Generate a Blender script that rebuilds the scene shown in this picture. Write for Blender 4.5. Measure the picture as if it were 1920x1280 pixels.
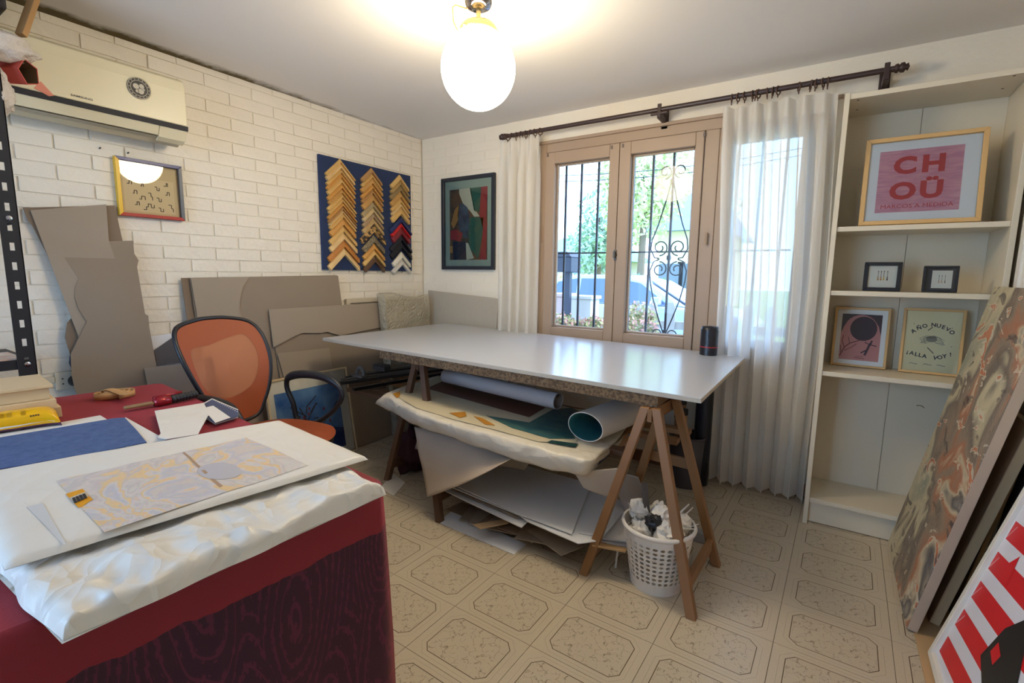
import bpy, bmesh, math, random
from math import sin, cos, pi, radians, sqrt, atan2
from mathutils import Vector, Matrix, noise
random.seed(7)
for o in list(bpy.data.objects): bpy.data.objects.remove(o)
scn = bpy.context.scene
COL = scn.collection
V = Vector
# ------------------------------------------------------------------ camera
EYE = V((0, 0, 1.225))
FPX, YAW, PIT, ROL = 907.298, -0.57915185, 0.13760545, 0.01243238
_fw = V((sin(YAW)*cos(PIT), cos(YAW)*cos(PIT), -sin(PIT)))
_r = V((cos(YAW), -sin(YAW), 0)); _u = _r.cross(_fw)
CR = _r*cos(ROL) + _u*sin(ROL); CU = -_r*sin(ROL) + _u*cos(ROL)
cam_data = bpy.data.cameras.new('camera'); cam = bpy.data.objects.new('camera', cam_data); COL.objects.link(cam)
cam_data.sensor_width = 36.0; cam_data.lens = FPX/1920*36.0; cam_data.clip_start = 0.02; cam_data.clip_end = 500
cam.matrix_world = Matrix(((CR.x, CU.x, -_fw.x, EYE.x), (CR.y, CU.y, -_fw.y, EYE.y), (CR.z, CU.z, -_fw.z, EYE.z), (0, 0, 0, 1)))
scn.camera = cam
# a photo pixel (1920x1280) only gives a direction; the surface it touches gives the distance
def ray(x, y): return CR*((x-960)/FPX) + CU*(-(y-640)/FPX) + _fw
def onz(x, y, z): d = ray(x, y); return EYE + d*((z-EYE.z)/d.z)
def ony(x, y, Y): d = ray(x, y); return EYE + d*((Y-EYE.y)/d.y)
def onx(x, y, X): d = ray(x, y); return EYE + d*((X-EYE.x)/d.x)
def onp(x, y, p, n): d = ray(x, y); return EYE + d*((V(p)-EYE).dot(V(n))/d.dot(V(n)))
# ------------------------------------------------------------------ colour helpers
def lin(c):
    c = c/255.0
    return c/12.92 if c <= 0.04045 else ((c+0.055)/1.055)**2.4
def rgb(r, g, b): return (lin(r), lin(g), lin(b), 1.0)
# ------------------------------------------------------------------ world, sun, exposure
scn.view_settings.view_transform = 'Standard'; scn.view_settings.look = 'None'
scn.view_settings.gamma = 1.0; scn.view_settings.use_curve_mapping = False
scn.view_settings.exposure = 0.18
w = bpy.data.worlds.new('sky'); scn.world = w; w.use_nodes = True
nt = w.node_tree; nt.nodes.clear()
wo = nt.nodes.new('ShaderNodeOutputWorld'); bg = nt.nodes.new('ShaderNodeBackground'); bg.inputs[1].default_value = 7.0
tc = nt.nodes.new('ShaderNodeTexCoord'); sp = nt.nodes.new('ShaderNodeSeparateXYZ'); cr = nt.nodes.new('ShaderNodeValToRGB')
nt.links.new(tc.outputs['Generated'], sp.inputs[0]); nt.links.new(sp.outputs[2], cr.inputs[0])
cr.color_ramp.elements[0].position = 0.0; cr.color_ramp.elements[0].color = (0.46, 0.70, 1.0, 1)
cr.color_ramp.elements[1].position = 0.7; cr.color_ramp.elements[1].color = (0.26, 0.48, 0.95, 1)
nt.links.new(cr.outputs[0], bg.inputs[0]); nt.links.new(bg.outputs[0], wo.inputs[0])
sd = bpy.data.lights.new('sun', 'SUN'); sd.energy = 5.0; sd.angle = 0.01; sd.color = (1.0, 0.95, 0.86)
sun = bpy.data.objects.new('sun', sd); COL.objects.link(sun)
sun.rotation_euler = V((-0.62, -0.42, -1.0)).to_track_quat('-Z', 'Y').to_euler()
# room dimensions (metres), taken from the floor tiles and the room's edges
XL, XR, YW, YR, ZC = -2.935, 0.62, 3.083, -1.30, 2.317
# ------------------------------------------------------------------ materials
MATS = {}
def mat(name, col, rough=0.6, var=0.0, vs=8.0, metal=0.0, bump=0.0, bs=60.0, emit=None, es=0.0, alpha=1.0, spec=0.5, col2=None, stretch=None, detail=4.0, coat=0.0):
    if name in MATS: return MATS[name]
    m = bpy.data.materials.new(name); m.use_nodes = True; MATS[name] = m
    n = m.node_tree.nodes; L = m.node_tree.links; b = n['Principled BSDF']
    b.inputs['Base Color'].default_value = col; b.inputs['Roughness'].default_value = rough; b.inputs['Metallic'].default_value = metal
    b.inputs['Specular IOR Level'].default_value = spec
    if coat: b.inputs['Coat Weight'].default_value = coat; b.inputs['Coat Roughness'].default_value = 0.08
    if alpha < 1: b.inputs['Alpha'].default_value = alpha
    if emit: b.inputs['Emission Color'].default_value = emit; b.inputs['Emission Strength'].default_value = es
    if var or bump or col2:
        t = n.new('ShaderNodeTexCoord'); mp = n.new('ShaderNodeMapping'); L.new(t.outputs['Object'], mp.inputs[0])
        if stretch: mp.inputs['Scale'].default_value = stretch
    if var or col2:
        no = n.new('ShaderNodeTexNoise'); no.inputs['Scale'].default_value = vs; no.inputs['Detail'].default_value = detail; L.new(mp.outputs[0], no.inputs[0])
        mx = n.new('ShaderNodeMix'); mx.data_type = 'RGBA'
        if col2:
            rp = n.new('ShaderNodeValToRGB'); rp.color_ramp.elements[0].position = 0.5-max(var, .02)/2; rp.color_ramp.elements[1].position = 0.5+max(var, .02)/2
            L.new(no.outputs[0], rp.inputs[0]); L.new(rp.outputs[0], mx.inputs[0]); mx.inputs[6].default_value = col; mx.inputs[7].default_value = col2
        else:
            L.new(no.outputs[0], mx.inputs[0])
            mx.inputs[6].default_value = tuple(c*(1-var) for c in col[:3])+(1,); mx.inputs[7].default_value = tuple(min(1, c*(1+var)) for c in col[:3])+(1,)
        L.new(mx.outputs[2], b.inputs['Base Color'])
    if bump:
        n2 = n.new('ShaderNodeTexNoise'); n2.inputs['Scale'].default_value = bs; n2.inputs['Detail'].default_value = 3.0; L.new(mp.outputs[0], n2.inputs[0])
        bp = n.new('ShaderNodeBump'); bp.inputs['Strength'].default_value = bump; bp.inputs['Distance'].default_value = 0.01
        L.new(n2.outputs[0], bp.inputs['Height']); L.new(bp.outputs[0], b.inputs['Normal'])
    return m
# ------------------------------------------------------------------ mesh building
class MB:
    def __init__(s): s.v = []; s.f = []; s.m = []
    def add(s, vs, fs, mi=0):
        k = len(s.v); s.v += [V(p) for p in vs]
        for f in fs: s.f.append([i+k for i in f]); s.m.append(mi)
        return s
    def hexa(s, p, mi=0):      # 8 points: bottom loop 0-3, top loop 4-7
        return s.add(p, [(0, 3, 2, 1), (4, 5, 6, 7), (0, 1, 5, 4), (1, 2, 6, 5), (2, 3, 7, 6), (3, 0, 4, 7)], mi)
    def box(s, a, b, mi=0):
        (x0, y0, z0), (x1, y1, z1) = a, b
        return s.hexa([(x0, y0, z0), (x1, y0, z0), (x1, y1, z0), (x0, y1, z0), (x0, y0, z1), (x1, y0, z1), (x1, y1, z1), (x0, y1, z1)], mi)
    def obox(s, c, ux, uy, uz, mi=0):   # oriented box: centre and three half vectors
        c, ux, uy, uz = V(c), V(ux), V(uy), V(uz)
        return s.hexa([c-ux-uy-uz, c+ux-uy-uz, c+ux+uy-uz, c-ux+uy-uz, c-ux-uy+uz, c+ux-uy+uz, c+ux+uy+uz, c-ux+uy+uz], mi)
    def bar(s, a, b, w, h, up=(0, 0, 1), mi=0):
        a, b = V(a), V(b); d = (b-a).normalized(); sx = d.cross(V(up))
        if sx.length < 1e-4: sx = d.cross(V((1, 0, 0)))
        sx.normalize(); sy = sx.cross(d)
        return s.obox((a+b)/2, sx*w/2, (b-a)/2, sy*h/2, mi)
    def prism(s, poly, vec, mi=0):
        n = len(poly); vec = V(vec); p = [V(q) for q in poly]
        return s.add(p+[q+vec for q in p], [list(range(n))[::-1], list(range(n, 2*n))]+[(i, (i+1) % n, n+(i+1) % n, n+i) for i in range(n)], mi)
    def poly(s, pts, mi=0): return s.add(pts, [list(range(len(pts)))], mi)
    def tube(s, path, r, n=8, closed=False, mi=0, flat=None):
        path = [V(p) for p in path]; N = len(path); rs = r if isinstance(r, (list, tuple)) else [r]*N
        vs = []; prev = None
        for i, p in enumerate(path):
            a = path[i-1] if (i > 0 or closed) else p; b = path[(i+1) % N] if (i < N-1 or closed) else p
            d = (b-a).normalized()
            if prev is None:
                up = V((0, 0, 1)) if abs(d.z) < 0.9 else V((1, 0, 0)); x = d.cross(up).normalized()
            else:
                x = (prev - d*prev.dot(d)).normalized()
            prev = x; y = x.cross(d)
            fl = flat or 1.0
            for k in range(n): vs.append(p + (x*cos(2*pi*k/n) + y*sin(2*pi*k/n)*fl)*rs[i])
        fs = []
        for i in range(N if closed else N-1):
            j = (i+1) % N
            for k in range(n): fs.append((i*n+k, i*n+(k+1) % n, j*n+(k+1) % n, j*n+k))
        if not closed: fs += [list(range(n))[::-1], list(range((N-1)*n, N*n))]
        return s.add(vs, fs, mi)
    def lathe(s, prof, c=(0, 0, 0), n=24, mi=0, cap=False, axis=None):
        c = V(c); ax = V(axis).normalized() if axis else V((0, 0, 1))
        x = ax.orthogonal().normalized() if axis else V((1, 0, 0)); y = ax.cross(x)
        vs = [c + (x*cos(2*pi*k/n) + y*sin(2*pi*k/n))*r + ax*z for r, z in prof for k in range(n)]
        fs = [(i*n+k, i*n+(k+1) % n, (i+1)*n+(k+1) % n, (i+1)*n+k) for i in range(len(prof)-1) for k in range(n)]
        if cap: fs += [list(range(n))[::-1], list(range((len(prof)-1)*n, len(prof)*n))]
        return s.add(vs, fs, mi)
    def grid(s, fn, nu, nv, mi=0):
        vs = [V(fn(i/nu, j/nv)) for j in range(nv+1) for i in range(nu+1)]
        fs = [(j*(nu+1)+i, j*(nu+1)+i+1, (j+1)*(nu+1)+i+1, (j+1)*(nu+1)+i) for j in range(nv) for i in range(nu)]
        return s.add(vs, fs, mi)
    def mesh(s, name, mats, smooth=False, recalc=True):
        me = bpy.data.meshes.new(name); me.from_pydata([tuple(p) for p in s.v], [], s.f); me.update()
        for m in (mats if isinstance(mats, (list, tuple)) else [mats]): me.materials.append(m)
        me.polygons.foreach_set('material_index', s.m)
        if recalc:
            b = bmesh.new(); b.from_mesh(me); bmesh.ops.recalc_face_normals(b, faces=b.faces); b.to_mesh(me); b.free()
        if smooth: me.polygons.foreach_set('use_smooth', [True]*len(me.polygons))
        return me
def link(o, parent=None):
    COL.objects.link(o)
    if parent is not None:
        o.parent = parent; o.matrix_parent_inverse = Matrix.Translation(-V(parent.get('_b', (0, 0, 0))))
    return o
def obj(name, mb, mats, parent=None, smooth=False, bevel=0, seg=2, solid=0, sub=0, recalc=True, off=0):
    o = bpy.data.objects.new(name, mb.mesh(name, mats, smooth, recalc)); link(o, parent)
    if solid: m = o.modifiers.new('solid', 'SOLIDIFY'); m.thickness = solid; m.offset = off
    if bevel: m = o.modifiers.new('bevel', 'BEVEL'); m.width = bevel; m.segments = seg; m.limit_method = 'ANGLE'; m.angle_limit = radians(35)
    if sub: m = o.modifiers.new('sub', 'SUBSURF'); m.levels = sub; m.render_levels = sub
    return o
def tag(o, label, cat, group=None):
    o['label'] = label; o['category'] = cat
    if group: o['group'] = group
    return o
def thing(name, label, cat, base=(0, 0, 0), group=None):
    o = bpy.data.objects.new(name, None); COL.objects.link(o); o.empty_display_size = 0.05
    o.location = V(base); o['_b'] = tuple(base)
    return tag(o, label, cat, group)
def struct(o): o['kind'] = 'structure'; return o
def stuff(o): o['kind'] = 'stuff'; return o
def part(name, mesh, parent, mtx=None, label=None):     # shared-mesh piece placed by matrix
    o = bpy.data.objects.new(name, mesh); link(o, parent)
    if mtx is not None: o.matrix_basis = mtx
    if label: o['label'] = label
    return o
def lerp(a, b, t): return a+(b-a)*t
def vl(a, b, t): return V(a).lerp(V(b), t)
def bil(q, u, v):   # q: corners (u0v0, u1v0, u1v1, u0v1)
    return vl(vl(q[0], q[1], u), vl(q[3], q[2], u), v)
def text_mesh(txt, size=1.0, bold=False, extrude=0.0, align='CENTER', sx=1.0):
    cu = bpy.data.curves.new('t', 'FONT'); cu.body = txt; cu.size = size; cu.align_x = align; cu.align_y = 'CENTER'; cu.extrude = extrude
    if bold and bold is not True: cu.offset = size*bold
    cu.resolution_u = 3
    o = bpy.data.objects.new('t', cu); COL.objects.link(o)
    dg = bpy.context.evaluated_depsgraph_get(); me = bpy.data.meshes.new_from_object(o.evaluated_get(dg))
    bpy.data.objects.remove(o); return me
def add_text(mb, txt, org, ux, uy, size, mi=0, bold=False, sx=1.0, lift=None):   # flat lettering added to a print mesh
    me = text_mesh(txt, size, bold); org, ux, uy = V(org), V(ux).normalized(), V(uy).normalized(); n = ux.cross(uy)
    l = n*(lift or 0)
    mb.add([org + ux*v.co.x*sx + uy*v.co.y + l for v in me.vertices], [list(p.vertices) for p in me.polygons], mi)
    bpy.data.meshes.remove(me)
ORD = ['first', 'second', 'third', 'fourth', 'fifth', 'sixth', 'seventh', 'eighth', 'ninth', 'tenth', 'eleventh', 'twelfth', 'thirteenth', 'fourteenth', 'fifteenth', 'sixteenth', 'seventeenth', 'eighteenth']
# ================================================================== ROOM SHELL
m_wall = mat('white_paint', rgb(236, 226, 208), 0.75, var=0.04, vs=3, bump=0.25, bs=45)
m_brick = mat('painted_brick', rgb(238, 230, 216), 0.62, var=0.05, vs=5, bump=0.45, bs=38)
m_joint = mat('painted_mortar', rgb(232, 223, 207), 0.85, var=0.08, vs=12, bump=0.4, bs=60)
def ceiling_mat():
    m = mat('ceiling_paint', rgb(232, 228, 224), 0.85)
    n = m.node_tree.nodes; L = m.node_tree.links; b = n['Principled BSDF']
    t = n.new('ShaderNodeTexCoord'); s = n.new('ShaderNodeSeparateXYZ'); L.new(t.outputs['Object'], s.inputs[0])
    no = n.new('ShaderNodeTexNoise'); no.inputs['Scale'].default_value = 7; no.inputs['Detail'].default_value = 8; no.inputs['Roughness'].default_value = 0.7; L.new(t.outputs['Object'], no.inputs[0])
    n2 = n.new('ShaderNodeTexNoise'); n2.inputs['Scale'].default_value = 1.6; L.new(t.outputs['Object'], n2.inputs[0])
    # damp stain that hugs the joint with the brick wall, wider towards the air conditioner
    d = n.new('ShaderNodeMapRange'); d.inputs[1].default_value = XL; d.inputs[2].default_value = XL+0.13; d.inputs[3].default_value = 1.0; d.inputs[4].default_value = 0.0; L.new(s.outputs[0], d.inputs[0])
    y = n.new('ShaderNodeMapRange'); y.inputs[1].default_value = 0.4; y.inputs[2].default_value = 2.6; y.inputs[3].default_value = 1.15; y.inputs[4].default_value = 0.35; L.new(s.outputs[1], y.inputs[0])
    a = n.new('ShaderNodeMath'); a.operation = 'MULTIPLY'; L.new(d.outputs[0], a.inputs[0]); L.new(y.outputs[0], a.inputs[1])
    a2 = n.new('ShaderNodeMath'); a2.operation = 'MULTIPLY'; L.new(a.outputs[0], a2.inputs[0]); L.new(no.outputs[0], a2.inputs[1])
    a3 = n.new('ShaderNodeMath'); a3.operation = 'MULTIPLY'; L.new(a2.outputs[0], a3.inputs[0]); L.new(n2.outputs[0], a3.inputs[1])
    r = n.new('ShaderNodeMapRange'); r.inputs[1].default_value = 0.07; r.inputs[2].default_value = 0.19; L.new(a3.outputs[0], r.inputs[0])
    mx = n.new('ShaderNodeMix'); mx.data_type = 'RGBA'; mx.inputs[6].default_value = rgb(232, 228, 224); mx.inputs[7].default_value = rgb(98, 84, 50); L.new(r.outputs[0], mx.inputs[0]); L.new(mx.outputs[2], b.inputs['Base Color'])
    return m
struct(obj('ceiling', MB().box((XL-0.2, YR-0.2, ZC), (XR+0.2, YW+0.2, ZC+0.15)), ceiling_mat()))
# ---- floor: vinyl laid in oblong pieces, each with a bevelled-corner outline and crackle print
TX, TY, DL = 0.33186, 0.24643, 0.02469595
GO = V((-1.10067, 0.99723, 0)); GO = V((GO.x*cos(DL)+GO.y*sin(DL), -GO.x*sin(DL)+GO.y*cos(DL), 0))
TU = V((cos(DL), -sin(DL), 0)); TV = V((sin(DL), cos(DL), 0))
def tile_mat():
    m = mat('vinyl_tile', rgb(196, 180, 150), 0.27)
    n = m.node_tree.nodes; L = m.node_tree.links; b = n['Principled BSDF']
    t = n.new('ShaderNodeTexCoord'); s = n.new('ShaderNodeSeparateXYZ'); L.new(t.outputs['Object'], s.inputs[0])
    def M(op, a, c=None):
        q = n.new('ShaderNodeMath'); q.operation = op
        for i, k in enumerate((a, c)):
            if k is None: continue
            if isinstance(k, (int, float)): q.inputs[i].default_value = k
            else: L.new(k, q.inputs[i])
        return q.outputs[0]
    ax = M('ABSOLUTE', s.outputs[0]); ay = M('ABSOLUTE', s.outputs[1])
    hx, hy, c = TX/2-0.042, TY/2-0.032, 0.026
    dx = M('SUBTRACT', ax, hx); dy = M('SUBTRACT', ay, hy)
    dc = M('MULTIPLY', M('ADD', M('ADD', dx, dy), c), 0.7071)
    d = M('MAXIMUM', M('MAXIMUM', dx, dy), dc)                 # signed distance to the octagon outline
    line = M('LESS_THAN', M('ABSOLUTE', d), 0.0014)
    line2 = M('MULTIPLY', M('LESS_THAN', M('ABSOLUTE', M('SUBTRACT', d, 0.017)), 0.0009), 0.28)
    inside = M('LESS_THAN', d, -0.004)
    # crackle veins: warped voronoi edges, broken up by noise
    no = n.new('ShaderNodeTexNoise'); no.inputs['Scale'].default_value = 22; no.inputs['Detail'].default_value = 3; L.new(t.outputs['Object'], no.inputs[0])
    mv = n.new('ShaderNodeMix'); mv.data_type = 'VECTOR'; mv.inputs[0].default_value = 0.05
    L.new(t.outputs['Object'], mv.inputs[4]); L.new(no.outputs[1], mv.inputs[5])
    vo = n.new('ShaderNodeTexVoronoi'); vo.feature = 'DISTANCE_TO_EDGE'; vo.inputs['Scale'].default_value = 34; L.new(mv.outputs[1], vo.inputs['Vector'])
    n2 = n.new('ShaderNodeTexNoise'); n2.inputs['Scale'].default_value = 55; L.new(t.outputs['Object'], n2.inputs[0])
    n3 = n.new('ShaderNodeTexNoise'); n3.inputs['Scale'].default_value = 300; L.new(t.outputs['Object'], n3.inputs[0])
    br = M('GREATER_THAN', n2.outputs[0], 0.47)
    vein = M('MULTIPLY', M('MULTIPLY', M('LESS_THAN', vo.outputs[0], 0.022), br), inside)
    n4 = n.new('ShaderNodeTexNoise'); n4.inputs['Scale'].default_value = 9; L.new(t.outputs['Object'], n4.inputs[0])
    cloud = M('MULTIPLY', M('MULTIPLY', n4.outputs[0], inside), 0.07)
    fleck = M('MULTIPLY', M('SUBTRACT', n3.outputs[0], 0.42), 0.5)
    tot = M('MAXIMUM', M('MAXIMUM', line, line2), M('MULTIPLY', vein, 0.55))
    tot = M('MINIMUM', M('ADD', M('ADD', M('MULTIPLY', tot, 0.85), cloud), M('MAXIMUM', fleck, 0.0)), 1.0)
    mx = n.new('ShaderNodeMix'); mx.data_type = 'RGBA'; mx.inputs[6].default_value = rgb(204, 190, 166); mx.inputs[7].default_value = rgb(78, 58, 36)
    L.new(tot, mx.inputs[0]); L.new(mx.outputs[2], b.inputs['Base Color'])
    return m
m_tile = tile_mat()
floor = struct(obj('floor', MB().box((XL-0.2, YR-0.2, -0.15), (XR+0.2, YW+0.2, -0.004)), mat('floor_joint', rgb(84, 66, 44), 0.8)))
def clip(poly, a, b, s):      # keep coordinate a on side s of value b
    out = []
    for i in range(len(poly)):
        p, q = poly[i], poly[(i+1) % len(poly)]; pi_, qi = (p[a]-b)*s, (q[a]-b)*s
        if pi_ >= 0: out.append(p)
        if (pi_ >= 0) != (qi >= 0): out.append(p.lerp(q, pi_/(pi_-qi)))
    return out
g = 0.0009
def tile_mesh(poly): return MB().prism(poly, (0, 0, 0.005)).mesh('tile', m_tile)
hx, hy = TX/2-g, TY/2-g
full = tile_mesh([V((-hx, -hy, -.005)), V((hx, -hy, -.005)), V((hx, hy, -.005)), V((-hx, hy, -.005))])
rz = Matrix.Rotation(-DL, 4, 'Z')
for i in range(-10, 8):
    for j in range(-12, 14):
        c = GO + TU*TX*(i+.5) + TV*TY*(j+.5)
        mw = Matrix.Translation(c) @ rz; inv = mw.inverted()
        poly = [mw @ V((sx*hx, sy*hy, -.005)) for sx, sy in ((-1, -1), (1, -1), (1, 1), (-1, 1))]
        n0 = [tuple(p) for p in poly]
        for a, b, s in ((0, XL+.001, 1), (0, XR-.001, -1), (1, YR+.001, 1), (1, YW-.001, -1)):
            poly = clip(poly, a, b, s)
            if not poly: break
        if len(poly) < 3: continue
        part('tile', full if [tuple(p) for p in poly] == n0 else tile_mesh([inv @ p for p in poly]), floor, mw)
# ---- left wall of painted bricks
wl = struct(obj('wall_left', MB().box((XL-0.2, YR-0.2, 0), (XL-0.006, YW+0.2, ZC)), m_joint))
BL, BH = 0.26, 0.0665
def brick_mesh(L_, k):
    rnd = random.Random(k); mb = MB(); h = BH-0.007; l = L_-0.009; nx = 4
    pts = []
    for j in (0, 1):
        for i in range(nx+1): pts.append((l*(i/nx-.5), h*(j-.5)+rnd.uniform(-.0012, .0012)))
    fr = [V((rnd.uniform(-.002, .0015), p[0], p[1])) for p in pts]; bk = [V((-.012, p[0]*1.006, p[1]*1.03)) for p in pts]
    N = nx+1; fs = [(i, i+1, N+i+1, N+i) for i in range(nx)]
    loop = list(range(N))+list(range(2*N-1, N-1, -1))
    fs += [(loop[i], loop[(i+1) % len(loop)], loop[(i+1) % len(loop)]+2*N, loop[i]+2*N) for i in range(len(loop))]
    mb.add(fr+bk, fs)
    return mb
bmesh_full = [brick_mesh(BL, k).mesh('brick', m_brick) for k in range(6)]
bricks = []
Z0 = 0.8192-12*BH
for r in range(0, 36):
    z = Z0+BH*(r+.5)
    if z+BH/2 < .03 or z-BH/2 > ZC-0.02: continue
    ph = 0.6264 if r % 2 == 1 else 0.6264+BL/2     # joints seen at y = 0.626 in odd courses
    for k in range(-9, 12):
        y0 = ph+BL*k; y1 = y0+BL
        a, b = max(y0, YR), min(y1, YW-.004); zt = min(z+BH/2, ZC)
        if b-a < .05: continue
        bricks.append((a, b, z-BH/2, zt))
def vis(b):
    p = V((XL, (b[0]+b[1])/2, (b[2]+b[3])/2))-EYE; d = p.dot(_fw)
    if d <= 0.1: return -1
    x = 960+FPX*p.dot(CR)/d; y = 640-FPX*p.dot(CU)/d
    return (1/p.length_squared) if (-40 < x < 1960 and -40 < y < 700) else -1
bricks.sort(key=vis, reverse=True)
rest = MB()
for n_, b in enumerate(bricks):
    c = V((XL+random.uniform(-.0015, .001), (b[0]+b[1])/2, (b[2]+b[3])/2)); L_ = b[1]-b[0]; H_ = b[3]-b[2]
    if n_ < 300 and vis(b) > 0:
        me = bmesh_full[n_ % 6] if abs(L_-BL) < .001 and abs(H_-BH) < .001 else None
        if me is None:
            q = brick_mesh(L_, n_); q.v = [V((p.x, p.y, p.z*H_/BH)) for p in q.v]; me = q.mesh('brick', m_brick)
        part('brick', me, wl, Matrix.Translation(c))
    else:
        q = brick_mesh(L_, n_); rest.add([p+c for p in [V((p.x, p.y, p.z*H_/BH)) for p in q.v]], q.f)
stuff(obj('brick_rest', rest, m_brick, wl))
# ---- window wall
WX0, WX1, WZ0, WZ1 = -1.79, -0.06, 0.70, 2.125
wb = MB()
wb.box((XL, YW+.006, 0), (WX0-.28, YW+.22, ZC)); wb.box((WX0-.28, YW, 0), (WX0, YW+.22, ZC)); wb.box((WX1, YW, 0), (XR+.2, YW+.22, ZC))
wb.box((WX0, YW, 0), (WX1, YW+.22, WZ0)); wb.box((WX0, YW, WZ1), (WX1, YW+.22, ZC))
wbk = struct(obj('wall_back', wb, [m_wall]))
bk_meshes = {}
for r in range(0, 36):
    z = Z0+BH*(r+.5)
    if z-BH/2 < 0.02 or z+BH/2 > ZC-0.0: continue
    for k in range(0, 5):
        a = XL+.004+BL*(k-(.5 if r % 2 else 0)); b = a+BL; a = max(a, XL+.004); b = min(b, WX0-.281)
        if b-a < .04: continue
        key = round(b-a, 3)
        if key not in bk_meshes:
            q = brick_mesh(b-a, len(bk_meshes)+50); q.v = [V((p.y, -p.x*.7+.0035, p.z)) for p in q.v]; bk_meshes[key] = q.mesh('brick', m_wall)
        part('brick', bk_meshes[key], wbk, Matrix.Translation(((a+b)/2, YW-.0005, z)))
struct(obj('baseboard_back', MB().box((XL, YW-.014, 0), (-0.03, YW, .075)), mat('brown_skirting', rgb(122, 78, 52), 0.5, var=.12, vs=6)))
# ---- right wall and the wall behind the camera, with an open doorway to the patio
struct(obj('wall_right', MB().box((XR, YR-.2, 0), (XR+.2, YW, ZC)), m_wall))
tr = MB(); tr.box((XR-.016, 2.60, 0), (XR, 2.715, 2.10)); tr.box((XR-.024, 2.635, 0), (XR-.016, 2.66, 2.10))
struct(obj('trim_1', tr, mat('white_trim', rgb(240, 236, 226), 0.45)))
DX0, DX1, DZ = -2.60, -0.90, 2.10
wr = MB(); wr.box((XL, YR-.2, 0), (DX0, YR, ZC)); wr.box((DX1, YR-.2, 0), (XR+.2, YR, ZC)); wr.box((DX0, YR-.2, DZ), (DX1, YR, ZC))
struct(obj('wall_rear', wr, m_wall))
def crumple_mat(name, col, k=.6, sc=13):
    m = mat(name, col, .4); n = m.node_tree.nodes; L = m.node_tree.links; b = n['Principled BSDF']
    t = n.new('ShaderNodeTexCoord'); no = n.new('ShaderNodeTexNoise'); no.inputs['Scale'].default_value = 5; L.new(t.outputs['Object'], no.inputs[0])
    mv = n.new('ShaderNodeMix'); mv.data_type = 'VECTOR'; mv.inputs[0].default_value = .16; L.new(t.outputs['Object'], mv.inputs[4]); L.new(no.outputs[1], mv.inputs[5])
    hs = []
    for q, w_ in ((sc, 1.0), (sc*2.3, .45)):
        v = n.new('ShaderNodeTexVoronoi'); v.inputs['Scale'].default_value = q; L.new(mv.outputs[1], v.inputs['Vector']); u = n.new('ShaderNodeMath'); u.operation = 'MULTIPLY'; u.inputs[1].default_value = w_; L.new(v.outputs['Distance'], u.inputs[0]); hs.append(u)
    a = n.new('ShaderNodeMath'); a.operation = 'ADD'; L.new(hs[0].outputs[0], a.inputs[0]); L.new(hs[1].outputs[0], a.inputs[1])
    bp = n.new('ShaderNodeBump'); bp.inputs['Strength'].default_value = k; bp.inputs['Distance'].default_value = .02; L.new(a.outputs[0], bp.inputs['Height']); L.new(bp.outputs[0], b.inputs['Normal']); return m
# ================================================================== WINDOW
m_wood = mat('window_wood', rgb(168, 144, 122), 0.45, var=0.07, vs=3, stretch=(1, 1, .12), bump=.08, bs=30)
def glass_mat(name, mixfac=0.10, tint=(1, 1, 1, 1), rough=0.02, ior=1.5):
    m = bpy.data.materials.new(name); m.use_nodes = True; n = m.node_tree.nodes; L = m.node_tree.links
    n.remove(n['Principled BSDF']); o = n['Material Output']
    t = n.new('ShaderNodeBsdfTransparent'); t.inputs[0].default_value = tint; g_ = n.new('ShaderNodeBsdfGlossy'); g_.inputs['Roughness'].default_value = rough
    fr = n.new('ShaderNodeFresnel'); fr.inputs[0].default_value = ior; mx = n.new('ShaderNodeMixShader')
    mu = n.new('ShaderNodeMath'); mu.operation = 'ADD'; mu.inputs[1].default_value = mixfac-0.04; L.new(fr.outputs[0], mu.inputs[0])
    L.new(mu.outputs[0], mx.inputs[0]); L.new(t.outputs[0], mx.inputs[1]); L.new(g_.outputs[0], mx.inputs[2]); L.new(mx.outputs[0], o.inputs[0])
    return m
m_glass = glass_mat('window_glass', 0.04, ior=1.22)
m_pglass = glass_mat('picture_glass', 0.05)
win = bpy.data.objects.new('window_1', None); COL.objects.link(win); struct(win); win['_b'] = (0, 0, 0)
FR = MB(); fy0, fy1 = YW-.012, YW+.09
FR.box((WX0, fy0, WZ0), (WX0+.05, fy1, WZ1)); FR.box((WX1-.05, fy0, WZ0), (WX1, fy1, WZ1))
FR.box((WX0+.05, fy0, WZ1-.06), (WX1-.05, fy1, WZ1)); FR.box((WX0+.05, fy0, WZ0), (WX1-.05, fy1, WZ0+.05)); FR.box((-.685, fy0, WZ0+.05), (-.605, fy1, WZ1-.06))
FR.box((WX0-.03, YW-.02, WZ1), (WX1+.03, YW, WZ1+.02))
obj('window_frame', FR, m_wood, win, bevel=.004)
m_iron = mat('painted_iron', rgb(44, 50, 66), 0.5)
def sash(x0, x1, gx0, gx1, gz0, gz1, z0, z1, handle):
    sb = MB(); y0, y1 = YW-.022, YW+.035
    sb.box((x0, y0, z0), (gx0, y1, z1)); sb.box((gx1, y0, z0), (x1, y1, z1)); sb.box((gx0, y0, gz1), (gx1, y1, z1)); sb.box((gx0, y0, z0), (gx1, y1, gz0))
    for (a, b, c, d) in ((gx0, gx0+.014, gz0, gz1), (gx1-.014, gx1, gz0, gz1), (gx0+.014, gx1-.014, gz1-.014, gz1), (gx0+.014, gx1-.014, gz0, gz0+.014)):
        sb.box((a, YW+.016, c), (b, YW+.033, d))
    o = obj('sash', sb, m_wood, win, bevel=.004)
    obj('pane', MB().box((gx0+.006, YW+.008, gz0+.006), (gx1-.006, YW+.012, gz1-.006)), m_glass, o)
    return o
s1 = sash(-1.74, -1.203, -1.668, -1.268, .855, 1.985, .752, 2.062, False)
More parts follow.
